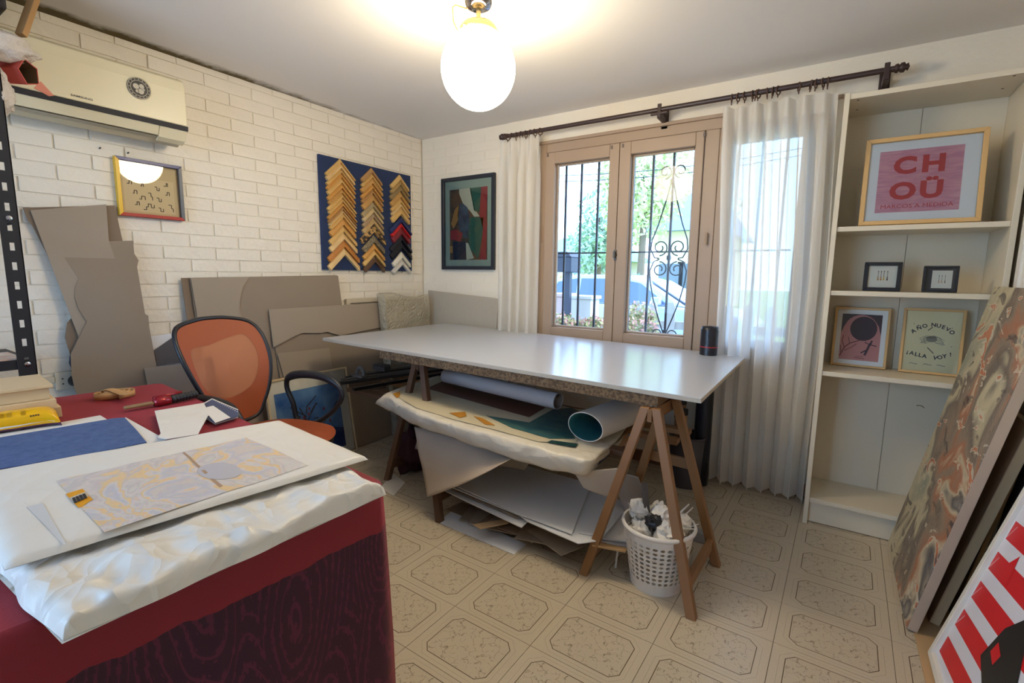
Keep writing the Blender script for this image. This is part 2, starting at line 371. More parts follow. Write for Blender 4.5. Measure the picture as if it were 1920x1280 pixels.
s2 = sash(-1.200, -.688, -1.126, -.735, .850, 1.985, .752, 2.062, True)
s3 = sash(-.602, -.112, -.535, -.18, .850, 1.985, .752, 2.062, False)
hp = ony(1154, 478, YW-.02); hm = MB(); hm.lathe([(.002, .0), (.013, .0), (.013, .004), (.010, .006), (.007, .014), (.007, .022)], (hp.x, YW-.022, hp.z), 14, axis=(0, -1, 0))
hm.box((hp.x-.009, YW-.026, hp.z-.034), (hp.x+.009, YW-.021, hp.z+.034)); hm.box((hp.x-.006, YW-.052, hp.z-.02), (hp.x+.006, YW-.044, hp.z+.024)); obj('handle', hm, mat('old_brass', rgb(96, 92, 84), .4, metal=.8), s2)
for (px, py, h_) in ((1324, 447, .07), (1013, 445, .06)):
    q = ony(px, py, YW-.03); obj('hinge', MB().tube([q-V((0, 0, h_/2)), q+V((0, 0, h_/2))], .007, 8), m_wood, s2 if px > 1100 else s1)
for (px, py) in ((1027, 291), (1147, 276), (1168, 273), (1321, 252)):
    q = ony(px, py, YW-.024); obj('screw_plug', MB().box((q.x-.006, YW-.026, q.z-.011), (q.x+.006, YW-.021, q.z+.011)), mat('plug_grey', rgb(110, 96, 88), .6), s1 if px < 1155 else s2)
# ---- wrought iron grille outside the panes
YB_ = YW+.15
gr = thing('security_grille', 'dark wrought iron window grille with a scrollwork centre bar', 'window grille', (WX0, YB_, WZ0))
def bx(top, bot): return ony(*top, YB_).x*.5+ony(*bot, YB_).x*.5
bars = [((1064, 305), (1054, 600)), ((1092.5, 300), (1082, 612)), ((1125, 297), (1112, 615)), ((1191, 287), (1176, 620)), ((1226, 285), (1211, 625)), ((1266, 279), (1246, 630)), ((1304, 275), (1284, 632))]
bxs = [bx(*b) for b in bars]
stp = (bxs[2]-bxs[0])/2
allx = [bxs[0]-stp]+bxs+[bxs[-1]+stp*k for k in (1, 2, 3, 4)]
for x in allx: obj('bar', MB().bar((x, YB_, .74), (x, YB_, 2.11), .013, .013, up=(0, 1, 0)), m_iron, gr)
zc = ony(1190, 473, YB_).z
for z in (zc, .78, 2.09): obj('cross_bar', MB().box((allx[0]-.06, YB_-.010, z-.005), (allx[-1]+.06, YB_-.0065, z+.005)), m_iron, gr)
def spiral(c, r0, r1, a0, turns, n=28):
    return [V((c.x+lerp(r0, r1, i/n)*cos(a0+turns*2*pi*i/n), YB_-.014, c.z+lerp(r0, r1, i/n)*sin(a0+turns*2*pi*i/n))) for i in range(n+1)]
xc = bxs[5]
def scroll(pts): obj('scroll', MB().tube(pts, .0042, 6), m_iron, gr, smooth=True)
for sgn in (-1, 1):
    c = ony(1266+12*sgn, 325, YB_); c = V((xc+.048*sgn, 0, c.z)); c.z = 1.885
    scroll(spiral(c, .044, .014, -pi/2 if sgn < 0 else -pi/2, -1.2*sgn))
    # long sides of the lyre: from the top collar out to the middle, back to the foot
    scroll([V((xc+sgn*x, YB_-.014, z)) for x, z in ((.004, 1.83), (.03, 1.72), (.075, 1.56), (.112, 1.46), (.118, 1.40), (.09, 1.345), (.06, 1.34))])
    scroll([V((xc+sgn*x, YB_-.014, z)) for x, z in ((.06, 1.335), (.095, 1.32), (.118, 1.26), (.112, 1.19), (.085, 1.07), (.045, .95), (.012, .86), (.006, .84))])
    scroll(spiral(V((xc+.058*sgn, 0, 1.41)), .052, .016, -pi/2, 1.35*sgn*-1 if sgn > 0 else 1.35))
    scroll(spiral(V((xc+.056*sgn, 0, 1.27)), .05, .016, pi/2, 1.35*sgn if sgn > 0 else -1.35))
    scroll(spiral(V((xc+.045*sgn, 0, .845)), .04, .012, -pi/2 if sgn > 0 else -pi/2, 1.2*sgn))
for z in (1.345, .86, 1.825): obj('collar', MB().box((xc-.011, YB_-.018, z-.014), (xc+.011, YB_+.01, z+.014)), m_iron, gr)
# ================================================================== CURTAINS
def curtain_mat():
    m = bpy.data.materials.new('sheer_curtain'); m.use_nodes = True; n = m.node_tree.nodes; L = m.node_tree.links
    b = n['Principled BSDF']; o = n['Material Output']
    b.inputs['Base Color'].default_value = rgb(248, 243, 234); b.inputs['Roughness'].default_value = .9
    t = n.new('ShaderNodeTexCoord'); wv = n.new('ShaderNodeTexNoise'); wv.inputs['Scale'].default_value = 160; L.new(t.outputs['Object'], wv.inputs[0])
    bp = n.new('ShaderNodeBump'); bp.inputs['Strength'].default_value = .15; bp.inputs['Distance'].default_value = .004; L.new(wv.outputs[0], bp.inputs['Height']); L.new(bp.outputs[0], b.inputs['Normal'])
    tl = n.new('ShaderNodeBsdfTranslucent'); tl.inputs[0].default_value = rgb(250, 248, 244); tp = n.new('ShaderNodeBsdfTransparent')
    m1 = n.new('ShaderNodeMixShader'); m1.inputs[0].default_value = .56; L.new(b.outputs[0], m1.inputs[1]); L.new(tl.outputs[0], m1.inputs[2])
    m2 = n.new('ShaderNodeMixShader'); m2.inputs[0].default_value = .12; L.new(m1.outputs[0], m2.inputs[1]); L.new(tp.outputs[0], m2.inputs[2]); L.new(m2.outputs[0], o.inputs[0])
    return m
m_curt = curtain_mat()
YC = YW-.115
def curtain(name, label, tx0, tx1, mx0, mx1, bx0, bx1, ztop, zbot, npl, seed, nu=150):
    rnd = random.Random(seed); ph = [rnd.uniform(0, 6.28) for _ in range(8)]
    def fn(u, v):
        z = lerp(ztop, zbot, v)
        s = min(1, v/.45)
        x0 = lerp(tx0, mx0, s) if v < .45 else lerp(mx0, bx0, (v-.45)/.55)
        x1 = lerp(tx1, mx1, s) if v < .45 else lerp(mx1, bx1, (v-.45)/.55)
        uu = u + .012*sin(7*u+ph[0]+2.5*v)
        fold = sin(2*pi*npl*uu+ph[1]+.9*sin(2.2*v+ph[2]))
        fold2 = sin(2*pi*npl*.47*u+ph[3]+1.5*v)
        hd = min(1, max(0, (v-.02)/.10))
        A = lerp(.016, .040, hd)*(1+.25*fold2)
        x = lerp(x0, x1, u)+.010*hd*sin(2*pi*npl*uu*2+ph[4])
        sag = .016*abs(sin(pi*(npl*.55)*u+ph[5]))*(1-hd)
        return (x, YC+A*fold+.010*fold2*hd, z-sag+.006*sin(2*pi*npl*u)*max(0, v-.96)/.04)
    t = thing(name, label, 'curtain', ((tx0+tx1)/2, YC, zbot), 'sheer white curtains on the window rod')
    obj('curtain_cloth', MB().grid(fn, nu, 60), m_curt, t, smooth=True, recalc=False)
    def hem(u, v):
        p = V(fn(u, lerp(.925, .93, v))); return p+V((0, -.003, 0))
    obj('hem', MB().grid(hem, nu, 1), m_curt, t, smooth=True, recalc=False)
    def band(u, v):
        p = V(fn(u, lerp(-.004, .042, v))); return p+V((0, -.004-.004*sin(2*pi*npl*u), 0))
    obj('header_tape', MB().grid(band, nu, 3), m_curt, t, smooth=True, recalc=False)
    return t
xa = lambda px, py: ony(px, py, YC).x
curtain('curtain', 'narrow white sheer curtain gathered left of the window', xa(942, 270), xa(1014, 265), xa(940, 430), xa(1008, 420), xa(932, 600), xa(1002, 620), 2.165, .03, 4, 3, 70)
curtain('curtain', 'wide white sheer curtain hanging between window and white bookcase', xa(1356, 210), xa(1578, 170)-.012, xa(1350, 560), xa(1552, 560)-.01, xa(1332, 920), xa(1512, 940)-.01, 2.135, .03, 7, 5)
# rod with rings and brackets
m_rod = mat('dark_wood_rod', rgb(62, 44, 40), .45, var=.2, vs=8)
rd = thing('curtain_rod', 'dark wooden curtain rod with brackets above the window', 'curtain rod', (-.93, YC, 2.2))
ra, rb = ony(945, 257, YC), ony(1685, 137, YC); ra.z = rb.z = 2.19
obj('rod', MB().tube([ra, rb], .0135, 12), m_rod, rd, smooth=False)
for e, s in ((ra, -1), (rb, 1)):
    obj('finial', MB().lathe([(.002, -.03), (.018, -.028), (.021, -.018), (.014, -.012), (.021, -.006), (.022, .006), (.012, .012), (.017, .02), (.002, .026)], e+V((s*.012, 0, 0)), 16, axis=(s, 0, 0)), m_rod, rd, smooth=True)
for px in (1237, 1661):
    q = ony(px, 212 if px < 1300 else 150, YC); x = q.x
    bm_ = MB(); bm_.box((x-.011, YC-.016, 2.19-.045), (x+.011, YC-.004+.0, 2.19+.03)); bm_.box((x-.012, YC-.01, 2.19-.05), (x+.012, YW, 2.19-.018)); bm_.box((x-.022, YW-.012, 2.19-.085), (x+.022, YW-.002, 2.19+.03))
    if px < 1300: bm_.box((x-.05, YC-.018, 2.19-.03), (x+.05, YC+.0, 2.19-.016))
    obj('bracket', bm_, m_rod, rd, bevel=.003)
ring = MB(); ring.tube([V((0, .021*cos(2*pi*k/18), .021*sin(2*pi*k/18))) for k in range(18)], .0034, 6, closed=True); ring.tube([V((0, 0, -.022)), V((0, 0, -.034))], .003, 6)
ringm = ring.mesh('ring', mat('dark_ring', rgb(84, 58, 46), .4, var=.2, vs=20), True)
rx = [952, 960, 968, 977, 986, 995, 1003, 1013]+[1372, 1384, 1396, 1411, 1417, 1422, 1438, 1449, 1459, 1498, 1520, 1530, 1543, 1552]
for k, px in enumerate(rx):
    x = ony(px, 258-.165*(px-945), YC).x; left = px < 1100; no_ = k if left else k-8
    o = bpy.data.objects.new('curtain_ring', ringm); COL.objects.link(o); o.location = (x, YC, 2.183); o.rotation_euler = (0, random.uniform(-.1, .1), random.uniform(-.35, .35))
    tag(o, 'dark wooden curtain ring, %s from the left above the %s curtain' % (ORD[no_], 'narrow left' if left else 'wide right'), 'curtain ring', 'curtain rings of the left curtain' if left else 'curtain rings of the right curtain')
# ================================================================== GLOBE LAMP
lp = thing('pendant_lamp', 'glowing white glass globe lamp hanging from the ceiling', 'lamp', (-1.283, 1.685, 1.9))
GC = V((-1.270, 1.668, 2.045)); GR = .150
m_glow = mat('opal_glass', rgb(255, 244, 220), .25, emit=(1.0, .84, .58, 1), es=34)
obj('globe', MB().lathe([(GR*sin(a), -GR*cos(a)*1.03) for a in [pi*k/28*.905 for k in range(29)]], GC, 48), m_glow, lp, smooth=True)
m_brass = mat('aged_brass', rgb(196, 170, 112), .35, metal=.7)
m_chrome = mat('lamp_chrome', rgb(190, 190, 196), .16, metal=1.0)
zt = GC.z+GR*.95
obj('gallery', MB().lathe([(.066, -.012), (.073, -.012), (.075, .008), (.066, .022), (.03, .03), (.002, .031)], (GC.x, GC.y, zt), 32), m_brass, lp, smooth=True)
for k in range(3):
    a = 2*pi*k/3+.4; d = V((cos(a), sin(a), 0)); q = V((GC.x, GC.y, zt-.004))
    obj('thumb_screw', MB().tube([q+d*.07, q+d*.086], .0045, 8), m_brass, lp)
obj('stem', MB().lathe([(.004, 0), (.004, .012), (.008, .012), (.006, .022), (.003, .024), (.002, .07)], (GC.x, GC.y, zt+.03), 10), m_brass, lp)
obj('canopy', MB().lathe([(.002, ZC-.052), (.022, ZC-.052), (.045, ZC-.044), (.058, ZC-.025), (.062, ZC-.001), (.06, ZC)], (GC.x, GC.y, 0), 32), m_chrome, lp, smooth=True)
obj('hook_cover', MB().lathe([(.002, -.03), (.009, -.03), (.010, 0)], (GC.x, GC.y, ZC-.052), 14), m_brass, lp)
cz = ZC-.075
cd_ = CR.copy(); cd_.z = 0; cd_.normalize()
cord = [V((GC.x, GC.y, zt+.07)), V((GC.x, GC.y, cz)), V((GC.x, GC.y, cz-.004))-cd_*.02+V((0, 0, -.015)), V((GC.x, GC.y, cz-.045))-cd_*.06, V((GC.x, GC.y, cz-.05))-cd_*.085, V((GC.x, GC.y, cz-.02))-cd_*.1, V((GC.x, GC.y, cz+.035))-cd_*.103, V((GC.x, GC.y, cz+.042))-cd_*.09, V((GC.x, GC.y, cz+.03))-cd_*.05, V((GC.x, GC.y, cz+.035))-cd_*.03]
obj('cord', MB().tube(cord, .0028, 6), mat('cord_gold', rgb(180, 150, 80), .5), lp, smooth=True)
# ================================================================== GARDEN AND STREET OUTSIDE
m_grass = mat('lawn', rgb(150, 176, 84), .9, var=.2, vs=3)
m_road = mat('asphalt', rgb(110, 110, 112), .9, var=.06, vs=4)
struct(obj('floor_garden', MB().box((-9, YW+.22, -.30), (7, 5.9, -.12)), mat('garden_soil', rgb(120, 112, 90), .9, var=.15, vs=2)))
struct(obj('floor_street', MB().box((-30, 5.9, -.40), (20, 12, -.28)), m_road))
struct(obj('floor_lawn', MB().box((-45, 12, -.40), (30, 60, -.22)), m_grass))
struct(obj('floor_patio', MB().box((-6, -7, -.2), (5, YR-.2, -.02)), mat('patio_concrete', rgb(205, 198, 186), .8, var=.05, vs=3)))
struct(obj('sun_block_slab', MB().box((XL-.5, YW+.22, 2.46), (XR+.5, YW+1.5, 2.56)), mat('sun_block_white', rgb(225, 220, 210), .8)))  # unseen overhang slab, added to keep the high sun out of the room
# picket fence
m_pick = mat('fence_white', rgb(168, 167, 164), .6, var=.05, vs=4)
YF = 5.65
fn_ = thing('picket_fence', 'white wooden picket fence beyond the window', 'fence', (-1.5, YF, -.12))
pk = MB(); pw, ph_ = .052, 1.05
pk.prism([(-pw, 0, 0), (pw, 0, 0), (pw, 0, ph_-.06), (pw*.55, 0, ph_), (-pw*.55, 0, ph_), (-pw, 0, ph_-.06)], (0, .02, 0)); pkm = pk.mesh('picket', m_pick)
xs = ony(1165, 560, YF).x
x = xs-.02
while x < 2.4:
    part('picket', pkm, fn_, Matrix.Translation((x, YF, -.12))); x += .205
for z in (.12, .62): obj('rail', MB().box((xs-.55, YF+.022, z), (2.5, YF+.06, z+.09)), m_pick, fn_)
# plastered gate pillar
pl0, pl1 = ony(1036, 550, 5.4).x, ony(1112, 550, 5.4).x
gp = MB(); gp.box((pl0-.5, 5.3, -.12), (pl0+.24, 5.6, .96)); gp.box((pl0-.52, 5.28, .96), (pl0+.26, 5.62, 1.0))
tag(obj('garden_wall', gp, mat('pink_plaster', rgb(184, 160, 154), .85, var=.05), bevel=.008), 'low pinkish plastered garden wall outside the left pane', 'wall')
gp = MB(); gp.box((pl0+.262, 5.34, -.12), (pl1, 5.6, .94)); gp.box((pl0+.262, 5.32, .94), (pl1+.02, 5.62, .98))
tag(obj('gate_pillar', gp, mat('white_plaster', rgb(196, 192, 186), .85, var=.05), bevel=.008), 'white plastered gate pillar beside the low pink wall', 'pillar')
# letter box on a post
q = ony(1066, 500, 5.15); lb = thing('letter_box', 'dark blue letter box on a post seen through the left pane', 'letter box', (q.x, 5.15, -.12))
m_navy = mat('letter_navy', rgb(34, 42, 62), .5)
obj('post', MB().box((q.x-.035, 5.12, -.12), (q.x+.035, 5.18, 1.26)), m_navy, lb)
bxm = MB(); bxm.box((q.x-.13, 5.03, 1.26), (q.x+.09, 5.27, 1.43)); bxm.prism([(q.x-.14, 5.02, 1.43), (q.x+.10, 5.02, 1.43), (q.x+.04, 5.02, 1.49), (q.x-.08, 5.02, 1.49)], (0, .26, 0))
obj('box', bxm, m_navy, lb, bevel=.005)
# leafy things: crown of many small leaf faces around blobs
def leaves(mb, c, r, n, ls, rnd, mi=0, squash=1.0):
    c = V(c)
    for _ in range(n):
        d = V((rnd.gauss(0, 1), rnd.gauss(0, 1), rnd.gauss(0, 1))).normalized(); p = c+V((d.x*r, d.y*r, d.z*r*squash))*(rnd.random()**.4)
        a = V((rnd.gauss(0, 1), rnd.gauss(0, 1), rnd.gauss(0, 1))).normalized(); b = a.orthogonal().normalized()
        l = ls*rnd.uniform(.6, 1.3); mb.add([p-a*l, p+b*l*.45, p+a*l, p-b*l*.45], [(0, 1, 2, 3)], mi)
def leaf_mat(name, c): 
    m = mat(name, c, .7, var=.25, vs=3); return m
def shrub(label, c, r, h, n, cl, cf, seed, ls=.03, base=-.12):
    rnd = random.Random(seed); t = thing('flowering_shrub', label, 'shrub', (c[0], c[1], base), 'flowering shrubs below the window')
    st = MB()
    for k in range(5):
        a = rnd.uniform(0, 6.28); st.tube([V((c[0], c[1], base)), V((c[0]+.3*r*cos(a), c[1]+.3*r*sin(a), base+h*.5)), V((c[0]+.7*r*cos(a), c[1]+.7*r*sin(a), base+h*.9))], [.012, .009, .005], 5)
    stuff(obj('stems', st, mat('stem_brown', rgb(96, 74, 56), .8), t))
    f = MB(); leaves(f, (c[0], c[1], base+h-r*.8), r, n, ls, rnd, 0, .9); stuff(obj('foliage', f, leaf_mat('shrub_leaf_%d' % seed, cl), t, recalc=False))
    fl = MB(); leaves(fl, (c[0], c[1], base+h-r*.55), r*1.02, n//3, ls*.8, rnd, 0, .8); stuff(obj('flowers', fl, leaf_mat('shrub_flower_%d' % seed, cf), t, recalc=False))
for k, (px, py, Y, r, lab) in enumerate([(1052, 596, 4.1, .13, 'low pink flowering shrub nearest the left window jamb'), (1085, 606, 4.25, .12, 'low pink flowering shrub in the middle of the left pane'), (1116, 602, 4.1, .12, 'low pink flowering shrub beside the middle window post'),
                              (1203, 585, 4.5, .17, 'tall rose-coloured shrub in front of the picket fence'), (1185, 612, 4.2, .14, 'round reddish shrub low in the right pane'), (1212, 616, 3.9, .11, 'small reddish shrub right of the round one')]):
    c = ony(px, py, Y); shrub(lab, (c.x, Y), r, c.z+.06+r*.8, 300, rgb(160, 164, 122), rgb(226, 176, 172), 20+k, .028)
def tree(label, c, r, h, n, col, seed, ls=.12, base=-.3, squash=1.15, name='tree'):
    rnd = random.Random(seed); t = thing(name, label, 'tree', (c[0], c[1], base), 'trees across the street')
    obj('trunk', MB().tube([V((c[0], c[1], base)), V((c[0]+.05, c[1], base+h*.5)), V((c[0], c[1], base+h*.85))], [.16, .12, .05], 8), mat('bark', rgb(110, 92, 74), .9, var=.2), t)
    f = MB()
    for k in range(9):
        a = rnd.uniform(0, 6.28); q = V((c[0]+cos(a)*r*.55*rnd.random(), c[1]+sin(a)*r*.5, base+h-r+rnd.uniform(-.6, .7)*r*squash)); leaves(f, q, r*.6, n//9, ls, rnd, 0, 1)
    obj('crown', f, leaf_mat('crown_%d' % seed, col), t, recalc=False)
a = ony(1205, 400, 17); tree('pale leafy tree in the middle of the right pane', (a.x, 17), 1.7, 6.0, 3600, rgb(188, 196, 140), 41)
a = ony(1122, 440, 19); tree('blue-green tree beside the far roof', (a.x, 19), 1.5, 4.6, 2600, rgb(160, 184, 160), 42)
a = ony(1300, 350, 32); tree('yellowish tree beyond the far cream house', (a.x, 32), 2.8, 10, 2400, rgb(206, 202, 150), 43, .16)
hg = MB(); rnd_ = random.Random(5); h0, h1 = ony(1060, 500, 12.8), ony(1148, 500, 12.8)
for k in range(26): leaves(hg, (lerp(h0.x, h1.x, k/25), 12.8, .55+.15*rnd_.random()), .62, 90, .07, rnd_)
tag(stuff(obj('hedge', hg, leaf_mat('hedge_leaf', rgb(206, 218, 130)), recalc=False)), 'bright yellow-green hedge across the street behind the parked car', 'hedge')
hg = MB(); a, b = ony(1178, 510, 12.5), ony(1225, 510, 12.5)
for k in range(10): leaves(hg, (lerp(a.x, b.x, k/9), 12.5, .7), .6, 110, .07, rnd_)
tag(stuff(obj('hedge', hg, leaf_mat('hedge_dark', rgb(130, 150, 124)), recalc=False)), 'dark green hedge across the street in the right pane', 'hedge')
# far houses
def house(label, x0, x1, y, depth, zw, zr, cw, cr_, over=.5, base=-.3):
    t = thing('house', label, 'house', ((x0+x1)/2, y, base), 'houses across the street')
    obj('walls', MB().box((x0, y, base), (x1, y+depth, zw)), mat('hw_'+label[:12], cw, .9, var=.04), t)
    rf = MB(); m_ = (x0+x1)/2
    rf.hexa([(x0-over, y-over, zw), (x1+over, y-over, zw), (x1+over, y+depth+over, zw), (x0-over, y+depth+over, zw), (x0+.6, y+depth*.45, zr), (x1-.6, y+depth*.45, zr), (x1-.6, y+depth*.55, zr), (x0+.6, y+depth*.55, zr)])
    obj('roof', rf, mat('hr_'+label[:12], cr_, .8, var=.1, vs=6, stretch=(1, 1, 6)), t)
    for k in range(2):
        xx = lerp(x0, x1, .3+.4*k); wn = obj('window', MB().box((xx-.55, y-.04, base+1.0), (xx+.55, y+.02, base+2.1)), mat('house_frame', rgb(220, 216, 208), .6), t)
        obj('pane', MB().box((xx-.48, y-.05, base+1.07), (xx+.48, y-.035, base+2.03)), mat('house_pane', rgb(90, 104, 120), .15), wn)
a, b = ony(1030, 470, 22), ony(1118, 470, 22); house('low house with a teal roof seen through the left pane', a.x-1.5, b.x, 22, 7, 2.0, 3.3, rgb(196, 182, 162), rgb(120, 168, 166))
a, b = ony(1232, 470, 20), ony(1330, 470, 20); house('cream house with a blue-grey roof seen through the right pane', a.x, b.x, 20, 8, 3.0, 5.2, rgb(232, 214, 178), rgb(120, 138, 168))
# telegraph wires on a pole that stands left of what the window shows
a, b = ony(1040, 325, 14), ony(1312, 285, 14); d = (b-a)
ul = thing('utility_line', 'thin overhead wires crossing the sky outside', 'overhead wires', (a.x-d.x*.5, 14, -.3))
for k in range(2):
    A_, B_ = a-d*.5+V((0, .25*k, .22*k)), b+d*1.5+V((0, .25*k, .22*k))
    obj('wire', MB().tube([A_.lerp(B_, t_/12)-V((0, 0, .5*sin(pi*t_/12))) for t_ in range(13)], .011, 5), m_iron, ul)
pp = a-d*.5
obj('pole', MB().tube([V((pp.x, 14.1, -.3)), V((pp.x, 14.1, pp.z+.6))], [.14, .10], 10), mat('pole_wood', rgb(120, 104, 88), .9), ul)
pq = b+d*1.5
obj('pole', MB().tube([V((pq.x, 14.1, -.3)), V((pq.x, 14.1, pq.z+.6))], [.14, .10], 10), mat('pole_wood', rgb(120, 104, 88), .9), ul)
# parked car: side profile swept across its width
def car():
    Y0, Y1 = 8.2, 9.9; base = -.28
    t = thing('parked_car', 'silver-blue parked car beyond the picket fence', 'car', (-3, 9, base))
    xr = ony(1065, 520, Y0).x; X = lambda u: xr+u
    body = [(-.75, .32), (-.80, .62), (-.72, .92), (-.3, 1.0), (2.05, 1.0), (2.95, .90), (3.15, .72), (3.18, .45), (3.1, .30), (2.75, .28), (-.2, .28)]
    b = MB(); b.prism([(X(u), Y0, base+z) for u, z in body], (0, Y1-Y0, 0)); m_car = mat('car_paint', rgb(168, 184, 204), .25, coat=.5)
    obj('body', b, m_car, t, bevel=.05, seg=3)
    cab = [(-.62, 1.0), (-.35, 1.42), (.1, 1.52), (1.05, 1.52), (1.45, 1.42), (2.15, 1.0)]
    c = MB(); n = len(cab); lo = [V((X(u), Y0+.06, base+z)) for u, z in cab]; hi = [V((X(u), Y1-.06, base+z)) for u, z in cab]
    for i in (1, 2, 3, 4): lo[i].y += .12; hi[i].y -= .12
    c.add(lo+hi, [list(range(n))[::-1], list(range(n, 2*n))]+[(i, i+1, n+i+1, n+i) for i in range(n-1)]+[(n-1, 0, n, 2*n-1)])
    obj('cabin', c, m_car, t, bevel=.04, seg=2)
    mg = mat('car_glass', rgb(62, 84, 116), .08, spec=.8)
    def wnd(pts): 
        g2 = MB(); pp = []
        for u, z in pts:
            yy = Y0+.045+.12*max(0, min(1, (z-1.0)/.42)); pp.append(V((X(u), yy, base+z)))
        g2.prism(pp, (0, .02, 0)); obj('side_window', g2, mg, t)
    wnd([(-.45, 1.03), (-.28, 1.38), (.12, 1.45), (.12, 1.03)]); wnd([(.2, 1.03), (.2, 1.45), (.92, 1.45), (.92, 1.03)]); wnd([(1.0, 1.03), (1.0, 1.44), (1.34, 1.38), (1.85, 1.03)])
    wsn = MB(); wsn.add([(X(1.5), Y0+.25, base+1.42), (X(1.5), Y1-.25, base+1.42), (X(2.16), Y1-.16, base+1.03), (X(2.16), Y0+.16, base+1.03)], [(0, 1, 2, 3)]); obj('windscreen', wsn, mg, t, solid=.02)
    for u in (0.0, 2.45):
        for yy in (Y0-.01, Y1-.19):
            obj('wheel', MB().lathe([(.02, 0), (.2, 0), (.31, .02), (.32, .1), (.31, .18), (.2, .2), (.02, .2)], (X(u), yy, base+.32), 20, axis=(0, 1, 0)), mat('tyre', rgb(40, 40, 42), .8), t)
    obj('mirror', MB().box((X(1.62), Y0-.15, base+1.03), (X(1.76), Y0+.02, base+1.16)), m_car, t, bevel=.02)
car()
# ================================================================== BOOKCASE
m_mel = mat('white_melamine', rgb(226, 214, 190), .35, var=.02, vs=2)
m_edge = mat('melamine_edge', rgb(240, 232, 216), .4)
m_hole = mat('dark_hole', rgb(60, 50, 40), .8)
BX0, BX1, BF, BK, BT = -.022, .598, 2.741, 3.062, 2.046
bc = thing('bookcase', 'tall white open bookcase beside the window', 'bookcase', ((BX0+BX1)/2, (BF+BK)/2, 0))
obj('side_panel', MB().box((BX0, BF, 0), (BX0+.02, BK, BT)), m_mel, bc, bevel=.0012)
obj('side_panel', MB().box((BX1-.02, BF, 0), (BX1, BK, BT)), m_mel, bc, bevel=.0012)
ix0, ix1 = BX0+.0205, BX1-.0205
tp = obj('top_panel', MB().box((ix0, BF+.004, BT-.026), (ix1, BK-.006, BT-.004)), m_mel, bc, bevel=.0012)
for z in (1.462, 1.168, .781, .135): obj('shelf', MB().box((ix0, BF+.008, z-.022), (ix1, BK-.006, z)), m_mel, bc, bevel=.0012)
mid = (ix0+ix1)/2+.0
obj('back_panel', MB().box((ix0, BK-.0055, .02), (mid-.001, BK-.001, BT-.01)), m_mel, bc)
obj('back_panel', MB().box((mid+.001, BK-.0055, .02), (ix1, BK-.001, BT-.01)), m_mel, bc)
obj('plinth', MB().box((ix0, BF+.03, .004), (ix1, BF+.046, .112)), m_mel, bc)
for (px, py) in ((1609, 188), (1607, 206), (1902, 142), (1880, 166)):
    q = onz(px, py, BT-.0265); q.x = min(q.x, ix1-.03); obj('screw_hole', MB().lathe([(.001, 0), (.005, 0), (.005, .0006)], (q.x, q.y, BT-.0268), 10), m_hole, tp)
q = ony(1725, 762, BK-.007); hk = MB(); hk.tube([q+V((-.014, 0, .003)), q+V((-.004, -.004, .006)), q+V((.008, -.004, .004)), q+V((.016, 0, -.004))], .0022, 6)
obj('hook_mark', hk, mat('glue_stain', rgb(170, 140, 96), .7), bc)
# ================================================================== PICTURE FRAMES
m_pine = mat('pine_frame', rgb(214, 174, 116), .45, var=.10, vs=6, stretch=(1, 1, .3))
m_ink = mat('black_frame', rgb(22, 24, 34), .4)
m_mount = mat('mount_white', rgb(238, 236, 228), .8)
m_mdf = mat('backing_board', rgb(150, 120, 88), .8, var=.06)
PIC_N = 0
def rail(o, ux, uy, n, w, h, bar, dep, side):
    A = {'b': (0, 0, w, 0, w-bar, bar, bar, bar), 't': (bar, h-bar, w-bar, h-bar, w, h, 0, h), 'l': (0, 0, bar, bar, bar, h-bar, 0, h), 'r': (w-bar, bar, w, 0, w, h, w-bar, h-bar)}[side]
    p = [o+ux*A[i]+uy*A[i+1] for i in (0, 2, 4, 6)]
    return MB().prism(p, n*dep)
def picture(name, label, cat, o, ux, uy, w, h, bar, dep, mf, face_mats, draw, glass=True, mount=None, group=None, matw=0):
    o, ux, uy = V(o), V(ux).normalized(), V(uy).normalized(); n = ux.cross(uy).normalized()
    t = thing(name, label, cat, o+ux*w/2, group)
    mfs = mf if isinstance(mf, dict) else {k: mf for k in 'btlr'}
    for k in 'btlr': obj('frame_rail', rail(o, ux, uy, n, w, h, bar, dep, k), mfs[k], t, bevel=.0015, seg=1)
    obj('backing', MB().prism([o+ux*a+uy*b+n*.001 for a, b in ((bar*.5, bar*.5), (w-bar*.5, bar*.5), (w-bar*.5, h-bar*.5), (bar*.5, h-bar*.5))], n*.004), mount or m_mount, t)
    pr = MB()
    P = lambda u, v, k=0: o+ux*(bar+u*(w-2*bar))+uy*(bar+v*(h-2*bar))+n*(.0056+.0004*k)
    draw(pr, P, ux, uy, n, w-2*bar, h-2*bar)
    if pr.f: obj('print', pr, face_mats, t, recalc=False)
    if glass: obj('glass', MB().poly([o+ux*a+uy*b+n*dep*.72 for a, b in ((bar, bar), (w-bar, bar), (w-bar, h-bar), (bar, h-bar))]), m_pglass, t, recalc=False)
    return t
def ell(P, cu, cv, ru, rv, k=0, n=24, a0=0, a1=2*pi): return [P(cu+ru*cos(a0+(a1-a0)*i/n), cv+rv*sin(a0+(a1-a0)*i/n), k) for i in range(n)]
def stroke(mb, P, pts, w, asp, k=1, mi=0):   # thick line through uv points
    for (u0, v0), (u1, v1) in zip(pts, pts[1:]):
        du, dv = u1-u0, (v1-v0)*asp; l = sqrt(du*du+dv*dv) or 1; nu, nv = -dv/l*w, du/l*w/asp
        mb.poly([P(u0+nu, v0+nv, k), P(u0-nu, v0-nv, k), P(u1-nu, v1-nv, k), P(u1+nu, v1+nv, k)], mi)
